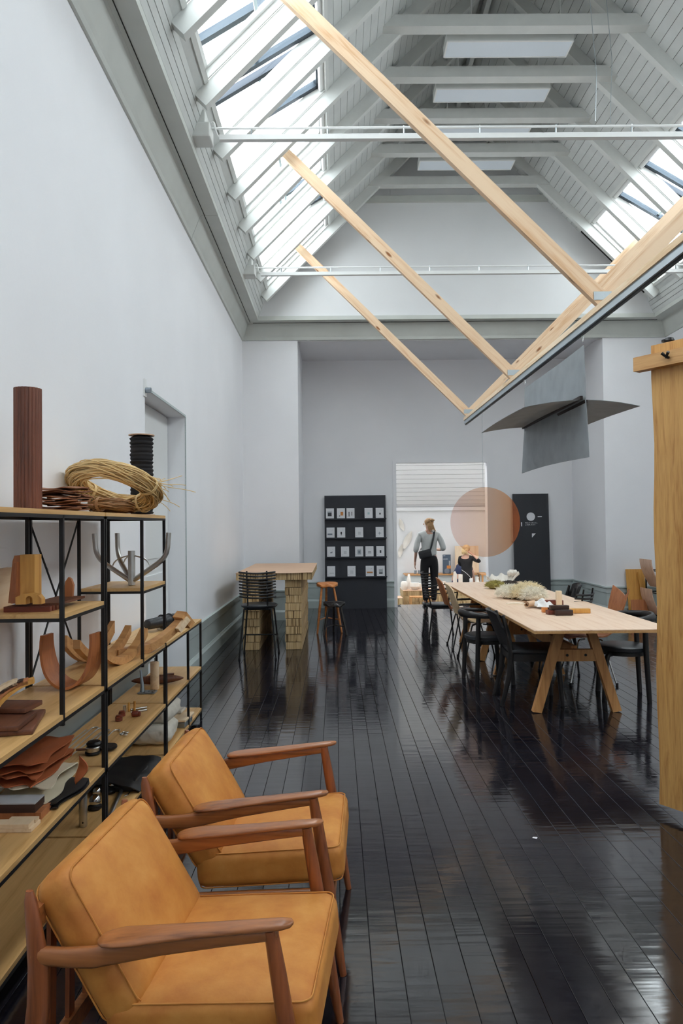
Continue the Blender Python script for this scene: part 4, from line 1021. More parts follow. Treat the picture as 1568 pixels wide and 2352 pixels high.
# steel leg, dowel and spindle (low unit, third shelf)
pc = at(336, 1594, z=Z3)
fl_ = thing('table_leg_fitting', 'tapered cast aluminium leg on a square screw plate beside the wooden cylinder', 'leg fitting', (pc.x, pc.y, Z3))
mb = MB(); mb.rbox((.0, .03, .006), (.115, .09, .011), .004, 2); mb.build('base_plate', M['alu'], fl_)
mb = MB(); mb.tube([(-.032, .02, .01), (-.032, .02, .05), (-.046, .03, .155)], [.017, .012, .008], 12); mb.build('tapered_leg', M['alu'], fl_, 40)
for sx, sy in ((-.015, .0), (.04, .0), (.04, .06), (.01, .03)):
    mb = MB(); mb.lathe([(.006, .0115), (.006, .014)], (sx, sy, 0), 8); mb.build('screw_hole', M['black_metal'], fl_)
pc = at(345, 1588, z=Z3); wc = thing('wood_cylinder', 'upright pale wooden cylinder with a steel pin on top', 'wood cylinder', (pc.x+.012, pc.y+.075, Z3))
mb = MB(); mb.lathe([(.028, 0), (.030, .003), (.030, .185), (.027, .188)], (0,0,0), 22); mb.build('cylinder', M['maple'], wc, 40)
mb = MB(); mb.tube([(0, 0, .188), (0, 0, .215)], .004, 8); mb.build('pin', M['steel'], wc)
pc = at(358, 1566, z=Z3+.03); mb = MB(); n = 18
mb.tube([((i/n-.5)*.36, 0, 0) for i in range(n+1)], [.004+.030*math.sin(PI*i/n)**.7 for i in range(n+1)], 16); o = mb.build('turned_spindle', M['walnut'], None, 60, T(pc.x, pc.y+.05, Z3+.036) @ RZ(14)); tag(o, 'dark turned wooden spindle tapering to both ends', 'spindle')
pc = at(392, 1550, z=Z3); mb = MB(); mb.rbox((0,0,.006), (.05, .035, .012), .003, 2); o = mb.build('sample_chip', M['walnut'], None, None, T(*pc) @ RZ(12)); tag(o, 'small dark wood chip beyond the spindle', 'wood sample')
# leathers, books and pale blocks at the left edge (third shelf of the near unit)
M['tan_hide'] = flat('tan_hide', (178, 98, 58), .6, vary=.12, vs=6, bmp=.1, bs=90)
M['cream_hide'] = flat('cream_hide', (226, 214, 188), .7, vary=.05, vs=6)
M['black_hide'] = flat('black_hide', (28, 27, 29), .5, vary=.1, vs=6)
def hide(name, label, loc, rz, w, l, z, mat, seed, th=.005, roll=True, amp=.012, fold=.03):
    rnd = random.Random(seed); ph = [rnd.uniform(0, 6) for _ in range(4)]
    def fn(u, v):   # u round the fold (flattened loop open at the back), v along the length
        a = u*1.75
        if a < .75: x = w*(a/.75-.5); zz = fold
        elif a < 1.0: b_ = (a-.75)/.25*PI; x = w*.5+math.sin(b_)*fold*.55; zz = fold*.5+math.cos(b_)*fold*.5
        else: x = w*(.5-(a-1.0)/.75); zz = .0
        e = .02*math.sin(v*13+ph[0])*(1 if u in (0, 1) else .2)
        return (x + e, (v-.5)*l + .012*math.sin(u*15+ph[1])*(1 if abs(v-.5) > .45 else .3), zz + .004 + amp*abs(math.sin(v*5+ph[2]+u*2))*(.3+.7*(zz > fold*.5)))
    mb = MB(); mb.sheet(fn, 26, 14, th); o = mb.build(name, M[mat], None, 60, T(loc[0], loc[1], z) @ RZ(rz)); return tag(o, label, 'leather')
hide('folded_hide', 'folded black hide under the cream hide at the near end of the third shelf', (-1.235, 3.02, 0), 84, .30, .26, Z3+.004, 'black_hide', 4, amp=.006, fold=.016)
hide('folded_hide', 'folded cream hide below the rust-coloured hides', (-1.28, 3.02, 0), 92, .30, .24, Z3+.030, 'cream_hide', 5, amp=.004, fold=.055)
hide('folded_hide', 'lower folded rust-coloured hide lying on the cream hide', (-1.31, 3.05, 0), 88, .36, .22, Z3+.096, 'tan_hide', 6, amp=.007, fold=.030)
hide('folded_hide', 'topmost folded rust-coloured hide on the leather pile', (-1.30, 3.07, 0), 94, .38, .22, Z3+.145, 'tan_hide', 8, amp=.008, fold=.026)
mb = MB(); mb.sheet(lambda u, v: (.0+.05*(v-.5)*math.sin(PI*u)+.015*math.sin(u*4), .01*math.sin(u*5), .135-.12*u), 8, 3, .004); o = mb.build('leather_strip', M['tan_hide'], None, 60, T(-1.105, 3.065, Z3+.02) @ RZ(-20)); tag(o, 'narrow orange leather strip hanging over the end of the cream hide', 'leather')
bkx = [('sample_book', 'grey-topped dark sample block in front of the hides', -1.31, 2.715, .0, .29, .12, .036, 'wenge'), ('pale_block', 'nearest pale maple block with stepped end on the third shelf', -1.29, 2.60, .0, .32, .08, .03, 'maple'),
       ('pale_block', 'pale maple block behind the nearest one, under the reddish board', -1.27, 2.69, .0, .30, .07, .027, 'maple')]
mb = MB(); mb.box(-.17, .15, -.05, .05, 0, .028); o = mb.build('reddish_board', M['cherry'], None, None, T(-1.30, 2.83, Z3+.001)); tag(o, 'reddish board under the grey-topped sample block', 'wood board')
sbk = thing('sample_block', 'dark sample block with pale grey top lying on the reddish board', 'sample block', (-1.30, 2.82, Z3+.031))
mb = MB(); mb.box(-.17, .13, -.045, .045, 0, .032); mb.build('block_body', M['wenge'], sbk)
mb = MB(); mb.box(-.17, .13, -.045, .045, .0325, .037); mb.build('grey_top', flat('grey_laminate', (196, 200, 206), .3), sbk)
pbk = thing('pale_block', 'pale maple block with a stepped end nearest the viewer on the third shelf', 'wood block', (-1.30, 2.705, Z3))
mb = MB(); mb.box(-.16, .16, -.035, .05, 0.001, .014); mb.build('lower_layer', M['maple'], pbk)
mb = MB(); mb.box(-.16, .15, -.035, .015, .0145, .03); mb.build('upper_layer', M['maple'], pbk)
mb = MB(); mb.box(.05, .155, .017, .05, .0145, .026); mb.build('step_block', M['maple'], pbk)

# ---- bottom shelf
M['pillow_cloth'] = flat('off_white_cloth', (222, 214, 200), .7, vary=.04, vs=8, bmp=.5, bs=18)
def soft(half, r, bul, n=10, wr=0.0, seed=0):
    bm = bmesh.new(); bmesh.ops.create_cube(bm, size=2.0); bmesh.ops.subdivide_edges(bm, edges=list(bm.edges), cuts=n, use_grid_fill=True)
    rnd = random.Random(seed); ph = [rnd.uniform(0, 6) for _ in range(3)]
    def fn(p):
        h = Vector((p.x*half[0], p.y*half[1], p.z*half[2])); qv = Vector([max(-(half[i]-r), min(half[i]-r, h[i])) for i in range(3)])
        d = h-qv
        if d.length > 1e-9: h = qv + d.normalized()*r
        u, v, w_ = p.x, p.y, p.z
        h.z += math.copysign(1, w_)*bul*(1-u*u)*(1-v*v) if abs(w_) > .2 else 0
        if wr: h += Vector((1,1,.6))*wr*math.sin(u*9+v*5+ph[0])*math.sin(v*7+w_*4+ph[1])
        return h
    mb = MB(); mb.take(bm, (0,0,0), None, fn); return mb
for i, (z, y, rz) in enumerate(((Z4, 4.92, 3), (Z4+.125, 4.97, -4))):
    mb = soft((.15, .165, .06), .05, .012, 12, .004, i); o = mb.build('folded_pillow', M['pillow_cloth'], None, 60, T(-1.27, y, z+.068) @ RZ(rz)); tag(o, ['lower off-white wrinkled cushion on the bottom shelf', 'upper off-white wrinkled cushion on the bottom shelf'][i], 'cushion', 'off-white cushions on the bottom shelf')
mb = MB(); mb.sheet(lambda u, v: ((u-.5)*.36+.012*math.sin(v*17), (v-.5)*.52+.015*math.sin(u*14), .05+.012*math.sin(u*4+v*3)-(.03*max(0, u-.85)/.15)), 16, 18, .006); o = mb.build('black_hide', M['black_hide'], None, 60, T(-1.27, 4.18, Z4)); tag(o, 'flat black hide spread on the bottom shelf', 'leather')
mb = MB(); mb.rbox((0,0,.02), (.30, .46, .038), .012, 3); o = mb.build('black_pad', M['black_hide'], None, 40, T(-1.28, 4.18, Z4+.001)); tag(o, 'black pad beneath the spread black hide', 'pad')
for i, (mt, z, y, lb) in enumerate((('alu', .001, 5.30, 'grey stone sample slab on the bottom shelf of the low unit'), ('maple', .041, 5.32, 'pale wooden board lying on the grey stone slab'), ('pillow_cloth', .062, 5.42, 'folded white cloth on the pale wooden board'))):
    mb = MB(); mb.rbox((0, 0, [.019, .009, .012][i]), ([.33, .34, .2][i], [.2, .24, .12][i], [.038, .018, .022][i]), .004, 2); o = mb.build(['stone_slab', 'wood_board', 'folded_cloth'][i], M[mt], None, None, T(-1.265, y, Z4+z) @ RZ(-4)); tag(o, lb, ['stone slab', 'wood board', 'cloth'][i])
pc = at(191, 1898, z=Z4); lgs = thing('chrome_leg', 'short upright steel furniture leg nearest the viewer on the bottom shelf', 'furniture leg', (pc.x, pc.y, Z4))
mb = MB(); mb.lathe([(.018, 0), (.0195, .002), (.0195, .16), (.017, .162)], (0,0,0), 22); mb.build('leg_tube', M['steel'], lgs, 40)
mb = MB(); mb.lathe([(.004, 0), (.004, .002)], (0,0,0), 10, T(.005, -.0192, .025) @ RX(90)); mb.build('screw_hole', M['black_metal'], lgs)
pc = at(206, 1868, z=Z4); bc = thing('ball_caster', 'chrome ball caster lying behind the steel leg', 'caster', (pc.x+.01, pc.y+.05, Z4))
mb = MB(); mb.blob((.0, 0, .045), (.03, .03, .032), 3); mb.build('ball', M['chrome'], bc, 60)
mb = MB(); mb.lathe([(.02, .0), (.034, .006), (.034, .02), (.02, .026)], (0.0, .0, 0), 20); mb.build('tyre', M['black_metal'], bc, 40)
pc = at(250, 1822, z=Z4); kb = thing('swivel_caster', 'black swivel caster with chrome knobs at the middle of the bottom shelf', 'caster', (pc.x, pc.y, Z4))
mb = MB(); mb.lathe([(.01, 0), (.035, .004), (.04, .018), (.03, .03), (.01, .034)], (0,0,0), 20); mb.build('tyre', M['black_metal'], kb, 40)
mb = MB(); mb.blob((-.05, -.045, .028), (.024, .024, .024), 3); mb.build('chrome_knob', M['chrome'], kb, 60)
mb = MB(); mb.blob((.012, .01, .045), (.02, .02, .014), 3); mb.build('chrome_knob', M['chrome'], kb, 60)
pts = [at(246, 1888, z=Z4+.012), at(281, 1812, z=Z4+.012), at(240, 1804, z=Z4+.012)]
A = pts[0]; hd = thing('bent_steel_tube', 'large bent steel tube handle lying on the bottom shelf', 'handle', tuple(A))
mb = MB(); mb.tube(fillet([q_-A for q_ in pts], .05), .010, 12); mb.build('bent_tube', M['steel'], hd, 40)
pts = [at(264, 1872, z=Z4+.01), at(246, 1892, z=Z4+.01)]; mb = MB(); mb.tube(pts, .009, 10); o = mb.build('steel_stub', M['steel'], None, 50); tag(o, 'short steel tube stub beside the large handle', 'steel tube')
pts = [at(305, 1806, z=Z4+.004), at(294, 1825, z=Z4+.004), at(285, 1829, z=Z4+.004)]; mb = MB(); mb.tube(fillet(pts, .01), .003, 6); o = mb.build('hex_key', M['chrome'], None, 50); tag(o, 'small bent hex key at the front of the bottom shelf', 'hex key')

# ================================================================== tan leather armchairs
m, nt, b = new_mat('tan_suede'); v = coords(nt, (1,1,1))
f1 = noise(nt, v, 8.0, 6, .15, .6)
nt.links.new(ramp(nt, f1, [(.3, lin((184, 110, 44))), (.5, lin((200, 130, 56))), (.72, lin((213, 148, 72)))]), b.inputs['Base Color'])
b.inputs['Roughness'].default_value = .62; b.inputs['Sheen Weight'].default_value = .25; b.inputs['Sheen Roughness'].default_value = .4; b.inputs['Sheen Tint'].default_value = lin((230, 170, 100))
bump(nt, b, noise(nt, v, 140, 3), .08, .004); M['suede'] = m
M['seam'] = flat('seam_thread', (206, 146, 74), .6)

def armchair(label, loc, rz):
    t = thing('armchair', label, 'armchair', loc, rz, 'tan leather armchairs with wooden arms')
    def loft(mb, secs, n=14, pw_=2.6):
        vs = []; fs = []
        for (x, y, z, hw, ht) in secs:
            for k in range(n):
                a = 2*PI*k/n; c, s_ = math.cos(a), math.sin(a)
                vs.append((x, y+math.copysign(abs(c)**(2/pw_), c)*hw, z+math.copysign(abs(s_)**(2/pw_), s_)*ht))
        for i in range(len(secs)-1):
            for k in range(n): fs.append((i*n+k, i*n+(k+1) % n, (i+1)*n+(k+1) % n, (i+1)*n+k))
        fs += [tuple(range(n)), tuple((len(secs)-1)*n+k for k in range(n))]
        return mb.add(vs, fs)
    for sy in (-1, 1):
        mb = MB(); mb.tube([(.258, sy*.282, .60), (.275, sy*.283, .50), (.306, sy*.285, .31), (.335, sy*.287, .13), (.357, sy*.29, 0)], [.0165, .0195, .0225, .018, .012], 14); mb.build('front_leg', M['teak_z'], t, 60)
        # back post: raked below, curling up to a rounded tip
        secs = [(-.40, 0.0, .013, .015), (-.355, .15, .016, .022), (-.322, .30, .017, .027), (-.306, .40, .017, .030), (-.306, .49, .016, .028), (-.316, .57, .014, .022), (-.326, .645, .012, .016), (-.329, .668, .007, .009)]
        vs = []; fs = []; n = 12
        for x, z, hy_, hx_ in secs:
            for k in range(n): a = 2*PI*k/n; vs.append((x+hx_*math.cos(a), sy*.286+hy_*math.sin(a), z))
        for i in range(len(secs)-1):
            for k in range(n): fs.append((i*n+k, i*n+(k+1) % n, (i+1)*n+(k+1) % n, (i+1)*n+k))
        fs += [tuple(range(n)), tuple((len(secs)-1)*n+k for k in range(n))]
        mb = MB(); mb.add(vs, fs); mb.build('back_post', M['teak_z'], t, 60)
        # arm rail (deep blade running back into the post)
        mb = MB(); loft(mb, [(.275, sy*.282, .592, .012, .014), (.15, sy*.283, .578, .013, .020), (0, sy*.286, .556, .013, .024), (-.10, sy*.288, .536, .013, .026), (-.17, sy*.289, .520, .013, .025), (-.24, sy*.289, .516, .013, .022), (-.32, sy*.288, .518, .012, .020)], 12, 3.2); ar = mb.build('arm_rail', M['teak'], t, 60)
        # arm paddle, leaf shaped, widest at the rear
        sec = [(.312, .618, .004, .003), (.306, .617, .014, .007), (.285, .614, .020, .0095), (.22, .606, .0225, .0098), (.12, .594, .027, .0095), (.02, .582, .034, .009), (-.06, .573, .041, .0085), (-.105, .568, .042, .008), (-.135, .564, .034, .007), (-.15, .562, .020, .006), (-.156, .561, .006, .003)]
        mb = MB(); loft(mb, [(x, sy*(.283+.004*(x < 0)), z, hw, ht) for x, z, hw, ht in sec], 18, 2.8); mb.build('armrest', M['teak'], t, 60)
        # side seat rail
        mb = MB(); loft(mb, [(.315, sy*.262, .258, .011, .024), (.0, sy*.262, .242, .012, .026), (-.32, sy*.262, .225, .011, .024)], 12, 4); mb.build('seat_rail', M['teak'], t, 60)
    mb = MB(); mb.bar((.318, -.28, .255), (.318, .28, .255), .024, .052); mb.build('front_rail', M['teak'], t)
    mb = MB(); mb.bar((-.32, -.28, .225), (-.32, .28, .225), .024, .05); mb.build('rear_rail', M['teak'], t)
    mb = MB(); mb.bar((-.318, -.28, .60), (-.318, .28, .60), .022, .05); mb.build('back_rail', M['teak'], t)
    for i in range(5):
        y = -.2+.1*i; mb = MB(); mb.bar((-.322, y, .24), (-.318, y, .59), .03, .012, (1,0,0)); mb.build('back_slat', M['teak_z'], t)
    # seat cushion
    SM = T(.100, 0, .344) @ RY(-4.0); hs_ = (.262, .262, .064)
    mb = soft(hs_, .034, .016, 14); sc_ = mb.build('seat_cushion', M['suede'], t, 60, SM)
    def piping(half, r, z, bul, axis='z'):
        out = []
        for x_, y_ in rrect(2*(half[0]-r*.28), 2*(half[1]-r*.28), r*.8, 5): out.append((x_, y_, z))
        return out
    mb = MB(); mb.tube(piping(hs_, .034, .0575, 0), .0024, 6, True); mb.build('piping', M['suede'], sc_, 60)
    mb = MB(); mb.tube(piping(hs_, .034, -.0575, 0), .0024, 6, True); mb.build('piping', M['suede'], sc_, 60)
    # back cushion
    BM = T(-.203, 0, .512) @ RY(-31) @ RY(90); hb = (.198, .262, .060)
    mb = soft(hb, .046, .022, 16); bc_ = mb.build('back_cushion', M['suede'], t, 60, BM)
    mb = MB(); mb.tube(piping(hb, .046, .0505, 0), .0024, 6, True); mb.build('piping', M['suede'], bc_, 60)
    mb = MB(); mb.tube(piping(hb, .046, -.0505, 0), .0024, 6, True); mb.build('piping', M['suede'], bc_, 60)
    return t
armchair('tan leather armchair with wooden arms nearest the viewer, cut off by the bottom of the frame' if False else 'tan leather armchair with teak arms, the nearer of the pair', (-.39, 1.99, 0), math.radians(-6))
armchair('tan leather armchair with teak arms, the farther of the pair beside the shelving', (-.335, 2.78, 0), math.radians(-2.8))

# ================================================================== things on the long table
ZTB = .743
M['plaster'] = flat('white_plaster', (232, 226, 216), .7, vary=.03, vs=8, bmp=.15, bs=40)
pc = at(1154, 1344, z=ZTB)
sh = thing('shell_sculpture', 'white scalloped plaster shell sculpture at the far end of the long table', 'sculpture', (pc.x, pc.y, ZTB), math.radians(10))
def shell(u, v):
    a = math.radians(200-220*u); r = .04+.15*v; ruf = .022*math.sin(u*PI*12)*v
    return (r*math.cos(a)*1.15 + .01*math.sin(v*6), -.03+.10*v*math.sin(u*PI) + ruf, .004+.13*v**1.2*(.75+.45*u) + .02*math.sin(u*PI*12+1)*v*v)
mb = MB(); mb.sheet(shell, 48, 10, .014); mb.build('ruffled_shell', M['plaster'], sh, 60)
for i in range(4):
    mb = MB(); mb.blob((.10+.018*i, .01-.012*i, .15+.012*(i % 2)), (.034, .03, .038), 2, lambda p: 1+.12*math.sin(7*p.x+5*p.z)); mb.build('lobe', M['plaster'], sh, 60)
def tuft(name, label, cat, px, py, s, mat, n, L, seed, rad=.0016, lift=.5, base=None):
    rnd = random.Random(seed); pc = at(px, py, z=ZTB); t = thing(name, label, cat, (pc.x, pc.y, ZTB))
    mb = MB(); mb.blob((0, 0, s[2]*.9), s, 3, lambda p: 1+.12*math.sin(6*p.x+seed)*math.sin(5*p.y)+.06*math.sin(13*p.z+9*p.x)); mb.build('core', base or mat, t, 60)
    mb = MB()
    for i in range(n):
        a, b_ = rnd.uniform(0, 2*PI), rnd.uniform(-.15, 1)
        d = Vector((math.cos(a)*math.sqrt(max(0, 1-b_*b_)), math.sin(a)*math.sqrt(max(0, 1-b_*b_)), b_))
        p0 = Vector((d.x*s[0], d.y*s[1], s[2]*.9+d.z*s[2]))*.96; dd = (d+Vector((rnd.uniform(-1, 1), rnd.uniform(-1, 1), rnd.uniform(-lift, lift)))).normalized()
        p1 = p0+dd*L*.5; p2 = p0+dd*L+Vector((rnd.uniform(-1, 1), rnd.uniform(-1, 1), rnd.uniform(-1, .3)))*L*.5
        for q_ in (p1, p2): q_.z = max(q_.z, .003)
        mb.tube([p0, p1, p2], [rad, rad*.8, rad*.4], 4)
    f_ = mb.build('fibres', mat, t, 60); f_['kind'] = 'stuff'; return t
M['moss'] = flat('yellow_green_moss', (168, 156, 88), .9, vary=.25, vs=20)
M['wool'] = flat('raw_wool', (236, 220, 184), .9, vary=.15, vs=14)
M['wool_pale'] = flat('pale_wool', (240, 232, 214), .9, vary=.14, vs=14)
M['fur'] = flat('dark_fur', (76, 66, 60), .9, vary=.25, vs=20)
tuft('moss_tuft', 'tuft of yellow-green moss on the long table below the shell sculpture', 'moss', 1137, 1352, (.10, .10, .045), M['moss'], 900, .035, 2)
tuft('fur_tuft', 'dark grey-brown fur tuft beside the moss', 'fur', 1172, 1348, (.085, .16, .035), M['fur'], 700, .03, 4)
for i, (px, py, s_, mt, lb) in enumerate(((1168, 1374, (.09, .14, .06), 'wool_pale', 'pale raw wool tuft at the left end of the wool heap'), (1196, 1376, (.10, .15, .065), 'wool', 'yellowish raw wool tuft in the middle of the wool heap'), (1224, 1380, (.10, .14, .062), 'wool_pale', 'pale raw wool tuft at the right end of the wool heap'), (1212, 1366, (.13, .16, .06), 'wool', 'yellowish raw wool tuft at the back of the wool heap'), (1178, 1362, (.12, .12, .03), 'wool_pale', 'flat pale wool tuft behind the wool heap, nearest the dark fur'))):
    tuft('wool_tuft', lb, 'wool', px, py, s_, M[mt], 900, .055, 10+i, .0022)['group'] = 'raw wool tufts on the long table'
M['suede_pale'] = flat('pale_suede', (206, 168, 134), .7, vary=.08, vs=9)
A, B = at(1162, 1388, z=ZTB), at(1206, 1388, z=ZTB); mb = MB(); mb.tube([A+Vector((0,0,.008)), (A+B)/2+Vector((0,.01,.010)), B+Vector((0,0,.008))], [.006, .009, .008], 8, sq=.7); o = mb.build('rolled_felt', M['wool_pale'], None, 60); tag(o, 'thin beige felt strip lying in front of the wool heap', 'felt')
pc = at(1217, 1396, z=ZTB)
mb = MB(); mb.sheet(lambda u, v: ((.012+.022*u)*math.cos(u*9)*1.2, (v-.5)*.12+.01*math.sin(u*8), .034+(.010+.022*u)*math.sin(u*9)), 34, 6, .0035); o = mb.build('leather_roll', M['suede_pale'], None, 60, T(pc.x, pc.y, ZTB+.0) @ RZ(-50)); tag(o, 'curled strip of pale suede beside the white cloth', 'leather roll')
M['cloth'] = flat('white_cloth', (232, 230, 228), .8)
pc = at(1247, 1398, z=ZTB)
mb = MB(); mb.sheet(lambda u, v: ((u-.5)*.20*(1-.25*math.sin(v*5)), (v-.5)*.26+.02*math.sin(u*9), .01+.05*math.sin(PI*u)**.6*math.sin(PI*min(1, v*1.1))**.6+.018*math.sin(u*17+v*6)*math.sin(v*8)*(0.2+math.sin(PI*u))+.012), 22, 22, .003); o = mb.build('crumpled_cloth', M['cloth'], None, 60, T(pc.x+.02, pc.y+.06, ZTB)); tag(o, 'crumpled white cloth behind the red wood block', 'cloth')
def blk(name, label, px, py, sz, mt, rz=0, z0=0, up=None):
    pc = at(px, py, z=ZTB+z0); mb = MB(); mb.rbox((0, 0, sz[2]/2), sz, .003, 2); o = mb.build(name, M[mt], None, 40, T(pc.x, pc.y+sz[1]/2, ZTB+z0+.001) @ RZ(rz)); tag(o, label, 'wood block', 'wood sample blocks on the long table'); return o
blk('wood_block', 'dark wenge block lying nearest the viewer among the sample blocks', 1296, 1414, (.15, .06, .045), 'wenge', -2)
blk('wood_block', 'dark red-brown block under the topmost wenge block', 1281, 1412, (.17, .08, .036), 'red_wood', 3)
blk('wood_block', 'dark wenge block lying on the red-brown block', 1286, 1402, (.16, .06, .040), 'wenge', 3, .037)
blk('wood_block', 'long yellow wood bar at the right of the sample blocks', 1330, 1409, (.20, .05, .040), 'honey_wood', 0)
blk('wood_block', 'small orange cube at the left of the sample blocks', 1252, 1407, (.045, .045, .042), 'copper_stool', 5)
blk('wood_block', 'red padouk block standing behind the dark blocks', 1273, 1398, (.17, .06, .075), 'red_wood', 0)
M['maple_z'] = wood('maple_upright', (226, 194, 156), (240, 216, 184), 'z', .5, 1.0, .3)
blk('wood_block', 'tall pale upright block standing among the dark blocks', 1285, 1399, (.048, .048, .165), 'maple_z', 0)

# ================================================================== things leaning at the right pier
pb = at(1472, 1411, y=11.42)
mb = MB(); mb.box(-.15, .15, -.01, .01, 0, .78); o = mb.build('leaning_board', M['honey_wood'], None, None, T(pb.x, 11.52, .0) @ RX(-9)); tag(o, 'tall yellow wood board leaning on the pier at the right', 'wood board')
mb = MB(); mb.box(-.045, .045, -.012, .012, 0, .74); o = mb.build('leaning_batten', M['honey_wood'], None, None, T(pb.x+.13, 11.46, .0) @ RX(-9) @ RY(-5)); tag(o, 'narrow yellow batten leaning against the tall yellow board', 'wood batten')
mb = MB(); mb.box(-.14, .11, -.011, .011, 0, .30); o = mb.build('cherry_sheet', M['cherry'], None, None, T(pb.x-.02, 11.38, .0) @ RX(-9)); tag(o, 'low reddish-brown panel in front of the tall yellow board', 'wood panel')
M['ply_pink'] = wood('bent_beech_ply', (206, 160, 130), (226, 186, 158), 'z', .45, 1.0, .3)
bx_ = at(1508, 1410, y=11.2).x
for i in range(2):
    mb = MB(); mb.sheet(lambda u, v: (-.10+.13*math.cos(u*PI*.95)+.02, (v-.5)*.4, .02+.46*i+.44*u), 18, 3, .012)
    mb2 = MB(); mb2.sheet(lambda u, v: (-.14+.19*u**1.5*1.1 if False else (-.15+.16*(1-math.cos(u*PI*.5))), (v-.5)*.42,   .48+.46*i-.44*u), 16, 3, .012)
    o = mb2.build('bent_plywood', M['ply_pink'], None, 60, T(bx_+.02, 11.28, .01)); tag(o, ['lower', 'upper'][i]+' pinkish bent plywood shell of the two beside the elm slab', 'plywood', 'bent plywood shells at the right pier')
rk = thing('black_rack', 'thin black steel rack holding the bent plywood shells', 'rack', (bx_-.03, 11.0, 0))
for x_ in (0, .42):
    for y_ in (0, .5):
        mb = MB(); mb.box(x_-.009, x_+.009, y_-.009, y_+.009, 0, .78); mb.build('post', M['black_metal'], rk)
for z in (.08, .42, .77):
    for (a, b_, c, d) in ((0, .42, -.008, .008), (0, .42, .492, .508)):
        mb = MB(); mb.box(a, b_, c, d, z-.008, z+.008); mb.build('rail', M['black_metal'], rk)
    for x_ in (0, .42):
        mb = MB(); mb.box(x_-.008, x_+.008, 0, .5, z-.008, z+.008); mb.build('rail', M['black_metal'], rk)

# small fittings
p = at(340, 884, x=XL+.02)
rbk = thing('blind_bracket', 'white roller blind bracket beside the recess in the left wall', 'bracket', (XL, DY0-.02, DZ-.02))
mb = MB(); mb.box(0, .012, -.03, .03, -.05, .09); mb.build('bracket_plate', M['white'], rbk)
mb = MB(); mb.tube([(.01, .0, 0), (.055, .0, 0)], .022, 14); mb.build('bracket_hub', M['alu'], rbk, 40)
p = at(523, 440, x=-1.17)
zb = thing('zinc_duct', 'short galvanised duct piece fixed below the left skylights', 'duct', (p.x+.03, p.y, p.z))
mb = MB(); mb.box(-.02, .02, -.02, .02, -.05, .16); mb.build('duct_box', M['zinc'], zb)
mb = MB(); mb.tube([(0, 0, .16), (.03, -.03, .28)], .006, 6); mb.build('duct_cable', M['zinc'], zb)
pc = at(1228, 1926, z=0); mb = MB(); mb.sheet(lambda u, v: ((u-.5)*.022, (v-.5)*.012, .003+.004*u*v), 3, 2, .0008); o = mb.build('paper_scrap', M['card'], None, None, T(pc.x, pc.y, 0) @ RZ(-35)); tag(o, 'tiny white paper scrap on the dark floor', 'paper scrap')

# ================================================================== the lower room beyond the doorway
def cardboard_plinth(label, x0, x1, y0, y1, ztop, nl):
    t = thing('cardboard_plinth', label, 'plinth', ((x0+x1)/2, y0, ZL), 0, 'cardboard plinths in the rear room'); h = (ztop-ZL)/nl; hw = (x1-x0)/2
    for i in range(nl):
        j = random.uniform(-.008, .008); mb = MB(); mb.box(-hw+j, hw+j, 0, y1-y0, i*h+.0015, (i+1)*h-.0015); mb.build('cardboard_slab', M['honey'], t)
    mb = MB(); mb.box(-hw-.01, hw+.01, -.01, y1-y0+.01, nl*h-.0014, nl*h+.003); mb.build('kraft_top', M['kraft'], t); return t
cardboard_plinth('wide layered cardboard plinth behind the standing woman', 1.44, 3.02, 15.5, 16.3, .10, 6)
cardboard_plinth('small low cardboard plinth at the left edge of the doorway', 1.12, 1.38, 15.1, 15.6, -.02, 5)
ou = thing('low_oak_stool', 'small low oak bench in front of the cardboard plinth', 'bench', (1.76, 15.2, ZL))
mb = MB(); mb.box(-.22, .22, -.12, .12, .60, .63); mb.build('seat', M['oak_leg'], ou)
for sx in (-1, 1):
    mb = MB(); mb.box(sx*.20-.02, sx*.20+.02, -.12, .12, 0, .60); mb.build('side_panel', M['oak_leg'], ou)
co = thing('long_counter', 'long oak-topped counter with grey front along the rear room wall', 'counter', (2.75, 18.35, ZL))
mb = MB(); mb.box(-1.0, 1.15, -.02, .55, .845, .875); mb.build('countertop', M['oak_leg'], co)
mb = MB(); mb.box(-.98, 1.13, .05, .53, 0, .845); mb.build('counter_body', M['wainscot'], co)
mb = MB(); mb.box(-.98, 1.13, .03, .05, .6, .84); mb.build('front_panel', M['beam'], co)
pc = at(1072, 1308, y=18.75); mb = MB(); mb.box(-.31, .31, -.012, .012, 0, .70); o = mb.build('oak_sheet', M['maple_z'], None, None, T(pc.x, 18.72, ZL+.88) @ RX(-4)); tag(o, 'large square pale oak sheet leaning on the rear room wall', 'wood sheet')
pc = at(1026, 1317, y=18.45); ps = thing('blue_poster_board', 'slate-blue poster board standing on the rear counter', 'poster', (pc.x, 18.45, ZL+.877))
mb = MB(); mb.box(-.105, .105, 0, .015, 0, .49); mb.build('poster_sheet', flat('slate_poster', (78, 92, 108), .6), ps)
mb = MB(); mb.box(.0, .10, -.003, 0, .13, .21); mb.build('printed_square', INK['orange'], ps)
mb = MB(); mb.box(.055, .09, -.002, 0, .21, .33); mb.build('printed_bar', INK['grey'], ps)
mb = MB(); mb.lathe([(.065, 0), (.065, .003)], (0,0,0), 24, T(.0, 0, .07) @ RX(90)); mb.build('printed_circle', INK['slate'], ps)
for z_, w_ in ((.37, .12), (.455, .06)):
    mb = MB()
    for i in range(int(w_/.02)): mb.box(-.09+.02*i, -.09+.02*i+.013, -.002, 0, z_, z_+.014)
    k_ = mb.build('printed_line', M['card'], ps); k_['kind'] = 'stuff'
